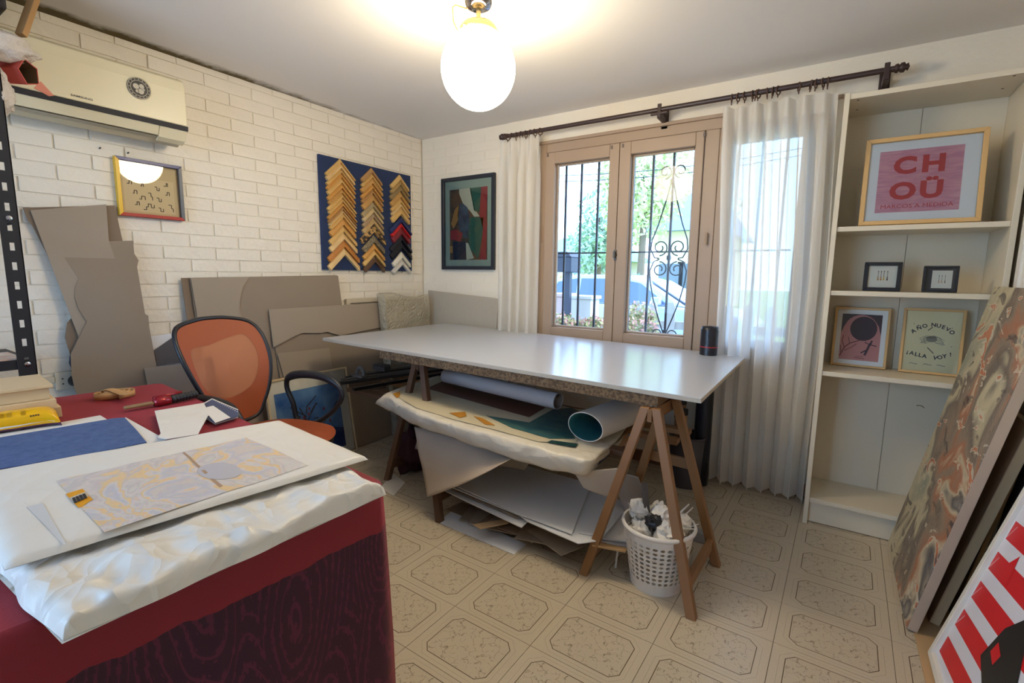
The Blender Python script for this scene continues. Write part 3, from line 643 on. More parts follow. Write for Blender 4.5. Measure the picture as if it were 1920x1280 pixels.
# framed shop sign on the top shelf
lean = lambda a: V((0, sin(a), cos(a)))
m_pinkp = mat('pink_print', rgb(222, 160, 166), .8, col2=rgb(205, 140, 152), var=.25, vs=16, stretch=(1, 1, 7))
def d_sign(mb, P, ux, uy, n, w, h):
    mb.poly([P(0, 0), P(1, 0), P(1, 1), P(0, 1)], 0)
    mb.poly([P(.10, .11, 1), P(.86, .11, 1), P(.86, .89, 1), P(.10, .89, 1)], 1)
    for tx, u, v, s in (('C', .345, .685, .285), ('H', .605, .685, .285), ('O', .345, .365, .285), ('Ü', .605, .365, .285)): add_text(mb, tx, P(u, v, 2), ux, uy, s*h, 2, .045, 1.12)
    add_text(mb, 'MARCOS A MEDIDA', P(.48, .18, 2), ux, uy, .07*h, 2, True, 1.12)
m_redp = mat('brick_red_ink', rgb(196, 62, 58), .7)
picture('framed_sign', 'large pine framed pink sign lettered CH OÜ on the top shelf', 'framed sign', (.079, 2.79, 1.4635), (1, 0, 0), lean(.16), .414, .392, .018, .022, m_pine, [m_mount, m_pinkp, m_redp], d_sign)
# two small black frames with tiny guitars
m_cream = mat('cream_card', rgb(236, 226, 204), .8)
m_gtr = [mat('guitar_amber', rgb(196, 134, 60), .6), mat('guitar_brown', rgb(92, 58, 36), .6), mat('guitar_gold', rgb(210, 170, 60), .6)]
def d_guitars(xs):
    def f(mb, P, ux, uy, n, w, h):
        mb.poly([P(0, 0), P(1, 0), P(1, 1), P(0, 1)], 0); s = .05
        for k, (u, v, mi) in enumerate(xs):
            mb.poly(ell(P, u, v, s*.62, s*1.0*w/h, 1, 14), mi); mb.poly(ell(P, u, v+.085*w/h, s*.45, s*.7*w/h, 1, 12), mi)
            mb.poly([P(u-.008, v+.1, 1), P(u+.008, v+.1, 1), P(u+.008, v+.34, 1), P(u-.008, v+.34, 1)], 2)
            mb.poly([P(u-.016, v+.34, 1), P(u+.016, v+.34, 1), P(u+.016, v+.39, 1), P(u-.016, v+.39, 1)], 2)
    return f
picture('small_frame', 'small black frame with four tiny guitars on the second shelf', 'picture frame', (.121, 2.80, 1.1695), (1, .04, 0), lean(.08), .138, .131, .016, .02, m_ink, [m_cream]+[m_gtr[0], m_gtr[1], m_gtr[2]], d_guitars([(.36, .38, 1), (.46, .38, 1), (.56, .39, 3), (.68, .38, 2)]), group='small black frames on the second shelf')
def d_g2(mb, P, ux, uy, n, w, h):
    mb.poly([P(0, 0), P(1, 0), P(1, 1), P(0, 1)], 4); mb.poly([P(.22, .1, 1), P(.9, .1, 1), P(.9, .9, 1), P(.22, .9, 1)], 0)
    Q = lambda u, v, k=0: P(.22+u*.68, .1+v*.8, k+2); d_guitars([(.36, .34, 1), (.5, .34, 1), (.66, .34, 2)])(mb, Q, ux, uy, n, w*.68, h*.8)
    mb.f = mb.f; 
picture('small_frame', 'small black frame with three tiny guitars on the second shelf', 'picture frame', (.334, 2.80, 1.1695), (1, -.03, 0), lean(.08), .117, .114, .009, .02, m_ink, [m_cream]+m_gtr+[m_ink], d_g2, group='small black frames on the second shelf')
# moon poster
m_rose = mat('rose_ink', rgb(198, 134, 128), .8); m_plum = mat('plum_ink', rgb(58, 44, 58), .8); m_maroon = mat('maroon_ink', rgb(120, 60, 62), .8)
def d_moon(mb, P, ux, uy, n, w, h):
    a = h/w
    mb.poly([P(0, 0), P(1, 0), P(1, 1), P(0, 1)], 0); mb.poly([P(.1, .08, 1), P(.9, .08, 1), P(.9, .92, 1), P(.1, .92, 1)], 1)
    mb.poly([P(.1, .92, 2), P(.9, .92, 2), P(.9, .55, 2), P(.84, .72, 2), P(.7, .86, 2), P(.5, .9, 2), P(.28, .84, 2), P(.16, .7, 2), P(.1, .56, 2)], 2)
    mb.poly(ell(P, .5, .64, .34, .27, 3), 1); mb.poly(ell(P, .55, .66, .27, .22, 4), 2)
    for pts, wd in (([(.12, .14), (.2, .3), (.3, .38), (.5, .45)], .012), ([(.2, .3), (.14, .42), (.16, .52)], .009), ([(.3, .38), (.26, .5)], .008), ([(.2, .24), (.36, .32), (.44, .38)], .008), ([(.14, .2), (.12, .34)], .008)): stroke(mb, P, pts, wd, a, 5, 3)
    for pts, wd in (([(.62, .18), (.66, .28), (.7, .38), (.73, .42)], .022), ([(.66, .28), (.54, .22)], .014), ([(.7, .38), (.84, .36)], .011), ([(.7, .38), (.6, .42)], .010)): stroke(mb, P, pts, wd, a, 5, 2)
    mb.poly(ell(P, .735, .44, .022, .018, 5, 10), 2); stroke(mb, P, [(.42, .13), (.62, .12)], .008, a, 5, 3); stroke(mb, P, [(.44, .16), (.6, .155)], .005, a, 5, 3)
picture('framed_poster', 'pine framed rose poster of a dark moon and dancing figure', 'framed poster', (.03, 2.995, .7815), (1, -.06, 0), lean(.12), .228, .30, .011, .018, m_pine, [m_mount, m_rose, m_plum, m_maroon], d_moon, group='posters on the third shelf')
m_kraft = mat('pale_yellow_print', rgb(228, 214, 170), .8, var=.03)
m_navyink = mat('navy_ink', rgb(42, 48, 62), .8); m_greyink = mat('grey_ink', rgb(150, 146, 128), .8)
def d_newyear(mb, P, ux, uy, n, w, h):
    a = h/w; mb.poly([P(0, 0), P(1, 0), P(1, 1), P(0, 1)], 0)
    for i, (ch, u, v, an) in enumerate((('A', .16, .655, .6), ('Ñ', .255, .715, .38), ('O', .355, .75, .16), ('N', .51, .775, 0), ('U', .60, .765, -.1), ('E', .685, .745, -.22), ('V', .765, .715, -.36), ('O', .84, .67, -.5), ('¡', .09, .30, -.15), ('A', .17, .285, -.14), ('L', .255, .27, -.12), ('L', .325, .26, -.1), ('A', .405, .25, -.08), ('V', .60, .235, -.1), ('O', .68, .25, .05), ('Y', .76, .275, .2), ('!', .86, .31, .1))): d = ux*cos(an)+uy*sin(an); add_text(mb, ch, P(u, v, 1), d, n.cross(d), .085*h, 1, .03)
    for k in range(9):   # the little drawing in the middle: a tangle of thin strokes
        r_ = random.Random(k); pts = [(.5+.26*cos(.8*j+k)*r_.uniform(.4, 1), .53+.085*sin(1.1*j+k*2)*r_.uniform(.5, 1)) for j in range(6)]; stroke(mb, P, pts, .004, a, 1, 2)
    mb.poly(ell(P, .5, .54, .10, .05, 1, 16), 2); stroke(mb, P, [(.44, .40), (.56, .31)], .008, a, 1, 1); stroke(mb, P, [(.5, .74), (.42, .68)], .008, a, 1, 1)
    for u in (.22, .48, .72): stroke(mb, P, [(u-.08, .115), (u-.04, .128), (u, .115), (u+.07, .112)], .008, a, 1, 2)
    for u, v in ((.16, .78), (.84, .74), (.86, .44), (.12, .66)): mb.poly(ell(P, u, v, .012, .01, 1, 6), 2)
picture('framed_poster', 'pine framed cream poster lettered Año nuevo ¡Alla voy!', 'framed poster', (.305, 2.975, .7815), (1, -.05, 0), lean(.12), .224, .308, .011, .018, m_pine, [m_kraft, m_navyink, m_greyink], d_newyear, group='posters on the third shelf')
# ================================================================== PICTURES LEANING ON THE RIGHT WALL
def paint_mat():
    m = mat('oil_painting', (1, 1, 1, 1), .5); n = m.node_tree.nodes; L = m.node_tree.links; b = n['Principled BSDF']
    t = n.new('ShaderNodeTexCoord'); s = n.new('ShaderNodeSeparateXYZ'); L.new(t.outputs['Object'], s.inputs[0])
    def noi(scale, detail, dist, stretch=(1, 1, 1), rough=.55):
        mp = n.new('ShaderNodeMapping'); mp.inputs['Scale'].default_value = stretch; L.new(t.outputs['Object'], mp.inputs[0])
        a = n.new('ShaderNodeTexNoise'); a.inputs['Scale'].default_value = scale; a.inputs['Detail'].default_value = detail; a.inputs['Distortion'].default_value = dist; a.inputs['Roughness'].default_value = rough; L.new(mp.outputs[0], a.inputs[0]); return a.outputs[0]
    def M(op, a, c=None, d=None):
        q = n.new('ShaderNodeMath'); q.operation = op
        for i, k in enumerate((a, c, d)):
            if k is None: continue
            if isinstance(k, (int, float)): q.inputs[i].default_value = k
            else: L.new(k, q.inputs[i])
        return q.outputs[0]
    def ramp(f, cols, const=True):
        r = n.new('ShaderNodeValToRGB'); e = r.color_ramp
        if const: e.interpolation = 'CONSTANT'
        e.elements[0].position = cols[0][0]; e.elements[0].color = rgb(*cols[0][1]); e.elements[1].position = cols[-1][0]; e.elements[1].color = rgb(*cols[-1][1])
        for p_, c_ in cols[1:-1]: q_ = e.elements.new(p_); q_.color = rgb(*c_)
        L.new(f, r.inputs[0]); return r.outputs[0]
    # broad bands across the picture (far side pale, middle dark and ochre, near side mixed), edges broken by brush-like noise
    band = M('MULTIPLY_ADD', noi(2.6, 3, .8), 1.6, M('MULTIPLY_ADD', M('SUBTRACT', 2.74, s.outputs[1]), .75, -.56))
    base = ramp(band, [(0, (146, 150, 132)), (.26, (178, 172, 144)), (.38, (204, 192, 158)), (.47, (118, 104, 92)), (.56, (150, 132, 112)), (.64, (176, 116, 84)), (.70, (206, 190, 160)), (.78, (92, 88, 90)), (.90, (160, 150, 136)), (1.0, (110, 84, 68))], False)
    # knife strokes
    st = noi(5, 3, 1.2, (1, 1, 2.0)); top = ramp(st, [(0, (70, 64, 64)), (.34, (120, 104, 90)), (.40, (196, 182, 152)), (.60, (214, 204, 182)), (.66, (206, 118, 76)), (.72, (92, 88, 92))])
    mk = M('MAXIMUM', M('LESS_THAN', st, .39), M('GREATER_THAN', st, .62))
    mx = n.new('ShaderNodeMix'); mx.data_type = 'RGBA'; L.new(M('MULTIPLY', mk, .8), mx.inputs[0]); L.new(base, mx.inputs[6]); L.new(top, mx.inputs[7]); L.new(mx.outputs[2], b.inputs['Base Color'])
    bp = n.new('ShaderNodeBump'); bp.inputs['Strength'].default_value = .6; bp.inputs['Distance'].default_value = .01; L.new(noi(22, 5, 1.0, (1, 1, 2)), bp.inputs['Height']); L.new(bp.outputs[0], b.inputs['Normal'])
    return m
m_canvas = mat('canvas_edge', rgb(196, 172, 148), .85, var=.08, vs=10)
def leaner(name, label, cat, p0, ylen, slope, zh, thick, mface, medge, base=.0042):
    up = V((slope, 0, 1)).normalized(); along = V((0, 1, 0)); n = V((-up.z, 0, up.x))     # n points to the room
    p0 = V((p0[0], p0[1], base)); h = zh/up.z; back = -n*thick
    t = thing(name, label, cat, p0+along*ylen/2)
    # lift so that the lower back edge just rests on the floor
    lift = V((0, 0, max(0, -(back.z)))); p0 = p0+lift
    q = [p0, p0+along*ylen, p0+along*ylen+up*h, p0+up*h]
    obj('stretcher', MB().prism([x_+back*.06 for x_ in q], back*.94), medge, t, bevel=.002)
    f = MB(); f.prism(q, back*.06); obj('canvas', f, mface, t)
    return t, q, n, up
fb = MB(); fb.box((.345, 1.0, .0), (XR-.002, 2.30, .0035))
tag(obj('floor_mat', fb, mat('tan_hardboard', rgb(196, 160, 116), .7, var=.08, vs=5)), 'thin tan board on the floor under the leaning paintings', 'board')
leaner('large_painting', 'large abstract oil painting leaning in front of the bookcase', 'painting', (.322, 2.062), .672, .195, 1.19, .032, paint_mat(), m_canvas)
leaner('wrapped_canvas', 'brown wrapped canvas leaning just behind the large painting', 'canvas', (.395, 2.150), .50, .222, .76, .03, mat('kraft_wrap', rgb(160, 132, 104), .5, var=.08, vs=4), mat('wrap_edge', rgb(184, 158, 122), .6))
leaner('thin_board', 'thin tan board leaning third from the large painting', 'board', (.468, 2.235), .42, .172, .64, .014, mat('hardboard', rgb(140, 112, 80), .7, var=.06), mat('hardboard_edge', rgb(170, 132, 84), .7))
leaner('dark_board', 'dark board leaning on the right wall behind the striped picture', 'board', (.532, 1.70), .60, .10, .66, .016, mat('dark_board', rgb(52, 44, 46), .6, var=.1), mat('dark_board_edge', rgb(70, 60, 58), .7))
# red and white striped picture in a white frame
up = V((.255, 0, 1)).normalized()
m_red = mat('poster_red', rgb(222, 20, 34), .4); m_wht = mat('poster_white', rgb(232, 230, 238), .35); m_blk = mat('poster_black', rgb(26, 26, 30), .35); m_pinkline = mat('poster_pink', rgb(240, 160, 160), .35)
def d_stripe(mb, P, ux, uy, n, w, h):
    # u runs from the far bottom corner towards the camera, v upwards
    mb.poly([P(0, 0), P(1, 0), P(1, 1), P(0, 1)], 0)
    a = h/w
    for k in range(-6, 9):
        v0 = .03+.165*k; sl = .10
        pts = [(0.02, v0), (0.02, v0+.095), (.98, v0+.095+sl), (.98, v0+sl)]
        pts = [(u, min(max(v, .02), .985)) for u, v in pts]
        if pts[1][1] > .021 and pts[0][1] < .98:
            # cut the stripe where it leaves the sheet
            us = [i/24 for i in range(25)]; lo = [(.02+.96*u, min(max(v0+sl*u, .02), .985)) for u in us]; hi = [(.02+.96*u, min(max(v0+.095+sl*u, .02), .985)) for u in us]
            for i in range(24):
                if hi[i][1]-lo[i][1] > .003 or hi[i+1][1]-lo[i+1][1] > .003: mb.poly([P(*lo[i], 1), P(*lo[i+1], 1), P(*hi[i+1], 1), P(*hi[i], 1)], 1)
            if .03 < v0 < .9: stroke(mb, P, [(.022, v0+.008), (.075, v0+.085)], .004, a, 2, 3)
    mb.poly([P(u, v, 3) for u, v in ((.44, .28), (.66, .20), (.82, .40), (.64, .60), (.50, .46))], 2); mb.poly([P(u, v, 3) for u, v in ((.16, .60), (.30, .56), (.26, .70))], 1)
    mb.poly([P(u, v, 4) for u, v in ((.50, .34), (.58, .32), (.60, .38), (.52, .40))], 1)
picture('striped_picture', 'red and white striped picture in a white frame nearest the camera', 'picture', (.384, 1.962, .006), (0, -1, 0), up, .56, .70, .022, .018, mat('white_frame', rgb(236, 230, 216), .4), [m_wht, m_red, m_blk, m_pinkline], d_stripe, glass=False)
# ================================================================== LEFT WALL: AIR CONDITIONER
XA = XL+.205
ya = onx(345, 150, XA).y; yb = ya-.735
zt_, zs, zb = onx(345, 150, XA).z, onx(348, 242, XA).z, onx(335, 264, XA+.03).z
ac = thing('air_conditioner', 'cream wall air conditioner with a black stripe on the brick wall', 'air conditioner', (XA-.1, (ya+yb)/2, zb))
m_ac = mat('ac_plastic', rgb(232, 222, 190), .28); m_ac2 = mat('ac_vent', rgb(206, 196, 168), .4)
xw = XL+.002
def acprof(pts, y0, y1): return MB().prism([(x, y0, z) for x, z in pts], (0, y1-y0, 0))
obj('body', acprof([(xw, zt_+.01), (xw+.12, zt_+.01), (XA-.035, zt_+.004), (XA-.016, zs-.006), (XA-.03, zs-.04), (XA-.075, zb+.012), (xw+.10, zb-.004), (xw, zb+.02)], yb, ya-.004), m_ac2, ac, bevel=.006)
obj('front_panel', acprof([(XA-.036, zt_+.006), (XA-.008, zt_-.012), (XA+.002, zt_-.06), (XA+.004, zs+.012), (XA-.014, zs+.008)], yb, ya), m_ac, ac, bevel=.005)
obj('stripe', acprof([(XA-.015, zs+.0115), (XA+.0065, zs+.0115), (XA+.0045, zs-.010), (XA-.015, zs-.010)], yb, ya), mat('ac_black', rgb(14, 18, 32), .6), ac)
obj('flap', acprof([(XA-.012, zs-.006), (XA-.002, zs-.006), (XA-.028, zs-.05), (XA-.036, zs-.048)], yb+.05, ya-.12), m_ac, ac, bevel=.002)
obj('flap_end', acprof([(XA-.012, zs-.006), (XA-.002, zs-.006), (XA-.03, zs-.055), (XA-.06, zs-.07), (XA-.066, zs-.064), (XA-.036, zs-.048)], ya-.118, ya-.002), m_ac, ac, bevel=.002)
obj('louvre', acprof([(XA-.037, zs-.052), (XA-.031, zs-.054), (XA-.070, zb+.012), (XA-.075, zb+.016)], yb+.05, ya-.12), mat('ac_louvre', rgb(188, 182, 160), .5), ac)
lg = MB(); q = onx(153, 183, XA+.0015); add_text(lg, 'SAMSUNG', (XA+.0065, q.y, q.z), (0, 1, 0), (0, 0, 1), .0115, 0, .012, 1.4)
obj('logo', lg, mat('logo_grey', rgb(92, 88, 84), .5), ac, recalc=False)
st = MB(); q = onx(260, 166, XA+.001); c = V((XA+.006, q.y, q.z)); R_ = .046
st.lathe([(.001, 0), (R_, 0), (R_, .0008)], c, 40, axis=(1, 0, 0)); st.lathe([(R_*.70, .0010), (R_*.74, .0010)], c, 40, mi=1, axis=(1, 0, 0)); st.lathe([(R_*.93, .0010), (R_*.97, .0010)], c, 40, mi=1, axis=(1, 0, 0))
rnd_ = random.Random(3)
for (dy, dz, r) in ((-.012, .006, .012), (.010, .011, .010), (.006, -.012, .012), (-.008, -.014, .007), (.016, -.002, .006)):   # pale blotches of the emblem
    st.lathe([(.0006, .0012), (r, .0012)], c+V((0, dy, dz)), 12, mi=1, axis=(1, 0, 0))
for k in range(16):
    a = 2*pi*k/16; st.lathe([(.0004, .0012), (.0022, .0012)], c+V((0, cos(a)*R_*.84, sin(a)*R_*.84)), 6, mi=1, axis=(1, 0, 0))
obj('round_sticker', st, [mat('sticker_black', rgb(34, 34, 36), .4), mat('sticker_pale', rgb(200, 192, 176), .5)], ac)
# ================================================================== COLOURED FRAME WITH LINE DRAWING
p_bl, p_br, p_tr, p_tl = [onx(*p, XL+.03) for p in ((225, 402), (349, 410), (340, 307.5), (216, 290))]
o = V((XL+.003, p_bl.y, p_bl.z-.003)); w_, h_ = (p_br.y-p_bl.y+p_tr.y-p_tl.y)/2, (p_tl.z-p_bl.z+p_tr.z-p_br.z)/2
def d_lines(mb, P, ux, uy, n, w, h):
    a = h/w; mb.poly([P(0, 0), P(1, 0), P(1, 1), P(0, 1)], 0)
    mb.poly([P(.06, .05, 1), P(.92, .05, 1), P(.92, .72, 1), P(.06, .72, 1)], 1)
    rr = random.Random(11)
    for (u, v) in ((.12, .58), (.2, .40), (.34, .56), (.30, .30), (.46, .44), (.44, .22), (.58, .58), (.60, .36), (.62, .16), (.74, .62), (.76, .44), (.80, .24), (.22, .18), (.36, .10)):
        pts = [(u, v)]
        for k in range(4): pts.append((pts[-1][0]+(rr.uniform(.02, .06) if k % 2 == 0 else 0), pts[-1][1]+(rr.choice((-.07, .06)) if k % 2 else 0)))
        stroke(mb, P, pts, .007, a, 2, 2)
picture('line_drawing', 'frame with yellow, blue, grey and red sides around a line drawing', 'framed drawing', o, (0, 1, 0), (0, 0, 1), w_, h_, .016, .028,
        {'l': mat('frame_yellow', rgb(236, 186, 30), .35), 't': mat('frame_blue', rgb(52, 62, 122), .35), 'r': mat('frame_grey', rgb(96, 98, 104), .35), 'b': mat('frame_red', rgb(172, 36, 34), .35)},
        [mat('warm_paper', rgb(214, 200, 166), .8), mat('drawing_paper', rgb(226, 214, 184), .8), mat('drawing_ink', rgb(40, 38, 34), .8)], d_lines)
for (px, py) in ((187, 278), (240, 287), (118, 114)):
    q = onx(px, py, XL+.004); tag(obj('wall_nail', MB().tube([V((XL, q.y, q.z)), V((XL+.012, q.y, q.z+.002))], .0035, 7), m_iron), 'small nail in the brick wall %s' % ('left above the coloured frame' if px == 187 else 'right above the coloured frame' if px == 240 else 'beside the air conditioner top'), 'nail')
# ================================================================== MOULDING SAMPLE BOARD
c3 = lambda x, y, X: onx(580+x*.19792, 270+y*.19792, X)
XS = XL+.022
yb0, yb1 = (onx(600, 290, XS).y+onx(604, 507, XS).y)/2, (onx(771, 329, XS).y+onx(771, 507, XS).y)/2
zb0, zb1 = (onx(604, 507, XS).z+onx(771, 507, XS).z)/2, (onx(600, 290, XS).z+onx(771, 329, XS).z)/2
sb_ = MB(); sb_.box((XL+.003, yb0, zb0), (XS, yb1, zb1))
tag(obj('sample_board', sb_, mat('blue_felt', rgb(38, 54, 92), .9, var=.06, vs=20, bump=.2, bs=200), bevel=.002), 'blue felt board for frame corner samples on the brick wall', 'board')
W1, W2, W3, W4, W5, W6 = (214, 172, 104), (196, 148, 84), (224, 188, 130), (176, 132, 82), (150, 116, 78), (206, 150, 78)
cols = [
 ('left', (290, 140), (328, 985), [(140, W1, 'honey wood'), (180, W3, 'pale wood'), (235, W1, 'honey wood'), (275, W6, 'golden wood'), (320, W1, 'honey wood'), (372, W6, 'golden wood'), (422, W2, 'tan wood'), (468, W1, 'honey wood'), (510, W1, 'honey wood'), (550, W6, 'golden wood'), (590, W4, 'mid-brown wood'), (625, W3, 'pale wood'), (655, W1, 'honey wood'), (700, W6, 'golden wood'), (775, W1, 'honey wood'), (840, W3, 'pale wood'), (910, (190, 124, 58), 'orange wood'), (985, W3, 'wide pale wood')]),
 ('middle', (588, 225), (614, 1055), [(225, W4, 'mid-brown wood'), (280, W1, 'honey wood'), (318, W2, 'tan wood'), (380, W6, 'golden wood'), (425, W4, 'mid-brown wood'), (472, W2, 'tan wood'), (545, (168, 146, 108), 'grey-gold wood'), (600, (208, 182, 136), 'light striped wood'), (650, (166, 140, 108), 'taupe wood'), (700, (190, 158, 108), 'sand wood'), (760, (70, 50, 40), 'dark chequered wood'), (862, (112, 98, 74), 'speckled grey wood'), (942, W6, 'golden wood'), (1000, W1, 'honey wood'), (1055, (92, 64, 44), 'dark brown wood')]),
 ('right', (855, 290), (874, 1085), [(290, W1, 'honey wood'), (345, (180, 146, 90), 'old gold wood'), (388, (148, 122, 80), 'bronze wood'), (450, W2, 'tan wood'), (510, W1, 'honey wood'), (555, W3, 'pale wood'), (595, W1, 'honey wood'), (690, (38, 48, 92), 'navy painted'), (745, (206, 44, 44), 'bright red painted'), (785, (128, 40, 48), 'dark red painted'), (860, (30, 30, 40), 'black painted'), (920, (24, 24, 32), 'glossy black painted'), (1020, (222, 214, 196), 'white painted'), (1085, (206, 200, 190), 'silver painted')])]
hwm = {'left': .118, 'middle': .106, 'right': .104}
for cname, a0, a1, lst in cols:
    pts = []
    for (y, c, nm) in lst:
        t_ = (y-a0[1])/(a1[1]-a0[1]); pts.append(c3(lerp(a0[0], a1[0], t_), y, XS+.012))
    for k, (y, c, nm) in enumerate(lst):
        ap = pts[k]; ap = V((XS+.0012, ap.y, min(ap.z, zb1-.004)))
        gap = (pts[k].z-pts[k+1].z) if k+1 < len(pts) else .055
        wd = min(gap*.84, .054)               # vertical thickness of an arm
        hw = hwm[cname]*(1.16 if 'wide' in nm or 'orange' in nm or 'chequered' in nm or 'navy' in nm or 'black' in nm else random.uniform(.94, 1.05)); sl = .93
        mb = MB()
        hw = min(hw, yb1+.012-ap.y)
        for s in (-1, 1):
            A, B, Cc, D = (0, 0), (s*hw, -hw*sl), (s*(hw-wd*.35), -hw*sl-wd*.62), (0, -wd)
            lo = [V((ap.x, ap.y+p[0], max(ap.z+p[1], zb0-.02))) for p in (A, B, Cc, D)]
            hi = [lo[0]+V((.011, 0, 0)), lo[1]+V((.011, 0, 0)), lo[2]+V((.026, 0, 0)), lo[3]+V((.026, 0, 0))]
            m1 = [lo[0].lerp(lo[3], .55)+V((.020, 0, 0)), lo[1].lerp(lo[2], .55)+V((.020, 0, 0))]; m2 = [lo[0].lerp(lo[3], .70)+V((.026, 0, 0)), lo[1].lerp(lo[2], .70)+V((.026, 0, 0))]
            v = lo+[hi[0], hi[1], m1[1], m1[0], m2[1], m2[0], hi[2], hi[3]]
            # lo 0-3, hi0=4 hi1=5 m1b=6 m1a=7 m2b=8 m2a=9 hi2=10 hi3=11
            mb.add(v, [(0, 1, 2, 3), (4, 5, 1, 0), (4, 7, 6, 5), (7, 9, 8, 6), (9, 11, 10, 8), (11, 3, 2, 10), (1, 5, 6, 8, 10, 2)])
        mm = mat('moulding_%d_%d_%d' % c, rgb(*c), .35, var=.10, vs=30)
        if 'speckled' in nm: mm = mat('moulding_speckled', rgb(96, 84, 66), .4, col2=rgb(150, 136, 106), var=.1, vs=120)
        if 'chequered' in nm: mm = mat('moulding_chequer', rgb(52, 38, 32), .4, col2=rgb(190, 150, 90), var=.03, vs=45)
        same = sum(1 for q_ in lst if q_[2] == nm) > 1
        o_ = obj('corner_sample', mb, mm); tag(o_, '%s frame corner sample, %s from top in the %s column' % (nm, ORD[k], cname), 'frame sample', 'frame corner samples on the blue board')
# ================================================================== GREEN FRAMED PRINT ON THE WINDOW WALL
q = [ony(*p, YW-.028) for p in ((828, 505), (926, 507), (929, 324), (829, 335))]
w_, h_ = (q[1].x-q[0].x+q[2].x-q[3].x)/2, (q[3].z-q[0].z+q[2].z-q[1].z)/2
ga = [mat('sage_mount', rgb(138, 156, 140), .8), mat('art_dark', rgb(52, 48, 42), .8, col2=rgb(96, 70, 44), var=.2, vs=9), mat('art_green', rgb(34, 84, 68), .8, var=.2, vs=10), mat('art_cream', rgb(178, 178, 152), .8, var=.1, vs=14), mat('art_red', rgb(136, 44, 44), .8, var=.15, vs=9), mat('art_blue', rgb(58, 84, 100), .8, col2=rgb(30, 44, 62), var=.3, vs=14), mat('art_ochre', rgb(150, 110, 56), .8, var=.2, vs=12), mat('art_navy', rgb(26, 36, 52), .8)]
def d_green(mb, P, ux, uy, n, w, h):
    mb.poly([P(0, 0), P(1, 0), P(1, 1), P(0, 1)], 0)
    Q = lambda u, v, k=0: P(.10+.80*u, .075+.83*v, k+1)
    def sh(mi, k, *uv): mb.poly([Q(u, v, k) for u, v in uv], mi)
    sh(1, 0, (0, 0), (1, 0), (1, 1), (0, 1)); sh(3, 1, (.26, 1), (.56, 1), (.66, .72), (.80, .60), (.66, .60), (.56, .68), (.36, .80), (.26, .94)); sh(2, 1, (.54, 1), (.84, 1), (.80, .66), (.66, .68))
    sh(4, 2, (.84, 1), (1, 1), (.97, .56), (.88, .44), (.80, .62)); sh(2, 2, (.56, .60), (.90, .58), (.86, .30), (.76, .02), (.55, .16), (.50, .40)); sh(4, 2, (.90, .46), (.99, .56), (.97, 0), (.80, 0))
    sh(5, 3, (.26, .80), (.36, .80), (.48, .74), (.54, .62), (.53, .46), (.48, .30), (.36, .32), (.26, .44), (.22, .64)); sh(6, 3, (.14, .72), (.26, .78), (.24, .58), (.10, .44), (.04, .52)); sh(7, 3, (.10, .0), (.44, 0), (.44, .26), (.08, .26)); sh(3, 4, (.44, .24), (.50, .24), (.66, .02), (.46, 0)); sh(6, 4, (0, .10), (.08, .10), (.08, .20), (0, .20))
    sh(4, 4, (.02, .30), (.3, .26), (.36, .38), (.18, .44), (.02, .42))
picture('green_print', 'dark framed abstract print with grey-green mount beside the curtain', 'framed print', V((q[0].x, YW-.003, q[0].z)), (1, 0, 0), (0, 0, 1), w_, h_, .028, .026, mat('navy_frame', rgb(30, 38, 50), .4), ga, d_green)
# ================================================================== SHEETS AND BOARDS LEANING ON THE LEFT WALL
m_card = mat('grey_board', rgb(146, 130, 113), .8, var=.05, vs=4)
m_card2 = mat('grey_board_light', rgb(160, 145, 128), .8, var=.05, vs=4)
m_card3 = mat('brown_board', rgb(130, 111, 92), .8, var=.06, vs=4)
def lean_sheet(name, label, cat, px, xw_, xf_, ztop, m, th=.004, floor_pts=(), group=None):
    # plane from (xf_, z=0) to (xw_, z=ztop); px outline points lie on it, floor points reach down to the ground
    p0 = V((xf_, 0, 0)); d = V((xw_-xf_, 0, ztop)); n = V((d.z, 0, -d.x)).normalized()
    pts = []
    for c_ in px:
        if c_ is None: pts += [V((xf_, y, .003)) for y in floor_pts]
        else: pts.append(onp(*c_, p0, n))
    o_ = obj(name, MB().prism(pts, n*-th), m); return tag(o_, label, cat, group)
lean_sheet('card_sheet', 'rear torn cardboard sheet leaning beside the shelving post', 'cardboard sheet', [(43, 389), (215, 385), (230, 452), (268, 600), None, (122, 632), (126, 605), (134, 596), (90, 480), (62, 425), (52, 412)], XL+.018, XL+.07, 1.5, m_card3, .004, (1.02, .82), 'cardboard sheets by the shelving post')
lean_sheet('card_sheet', 'middle cardboard sheet with a diagonal left edge', 'cardboard sheet', [(57, 394), (199, 383), (204, 450), (240, 560), None, (148, 632)], XL+.026, XL+.09, 1.5, m_card2, .004, (1.02, .84), 'cardboard sheets by the shelving post')
lean_sheet('card_sheet', 'front cardboard sheet with a curved notch in its left edge', 'cardboard sheet', [(100, 454), (249, 451), (252, 476), (260, 488), (257, 500), (272, 588), (278, 592), (280, 614), (293, 684), (300, 722), None, (140, 728), (134, 700), (133, 664), (163, 602), (147, 578), (140, 556), (141, 538), (148, 522)], XL+.034, XL+.12, 1.3, m_card, .004, (1.10, .86), 'cardboard sheets by the shelving post')
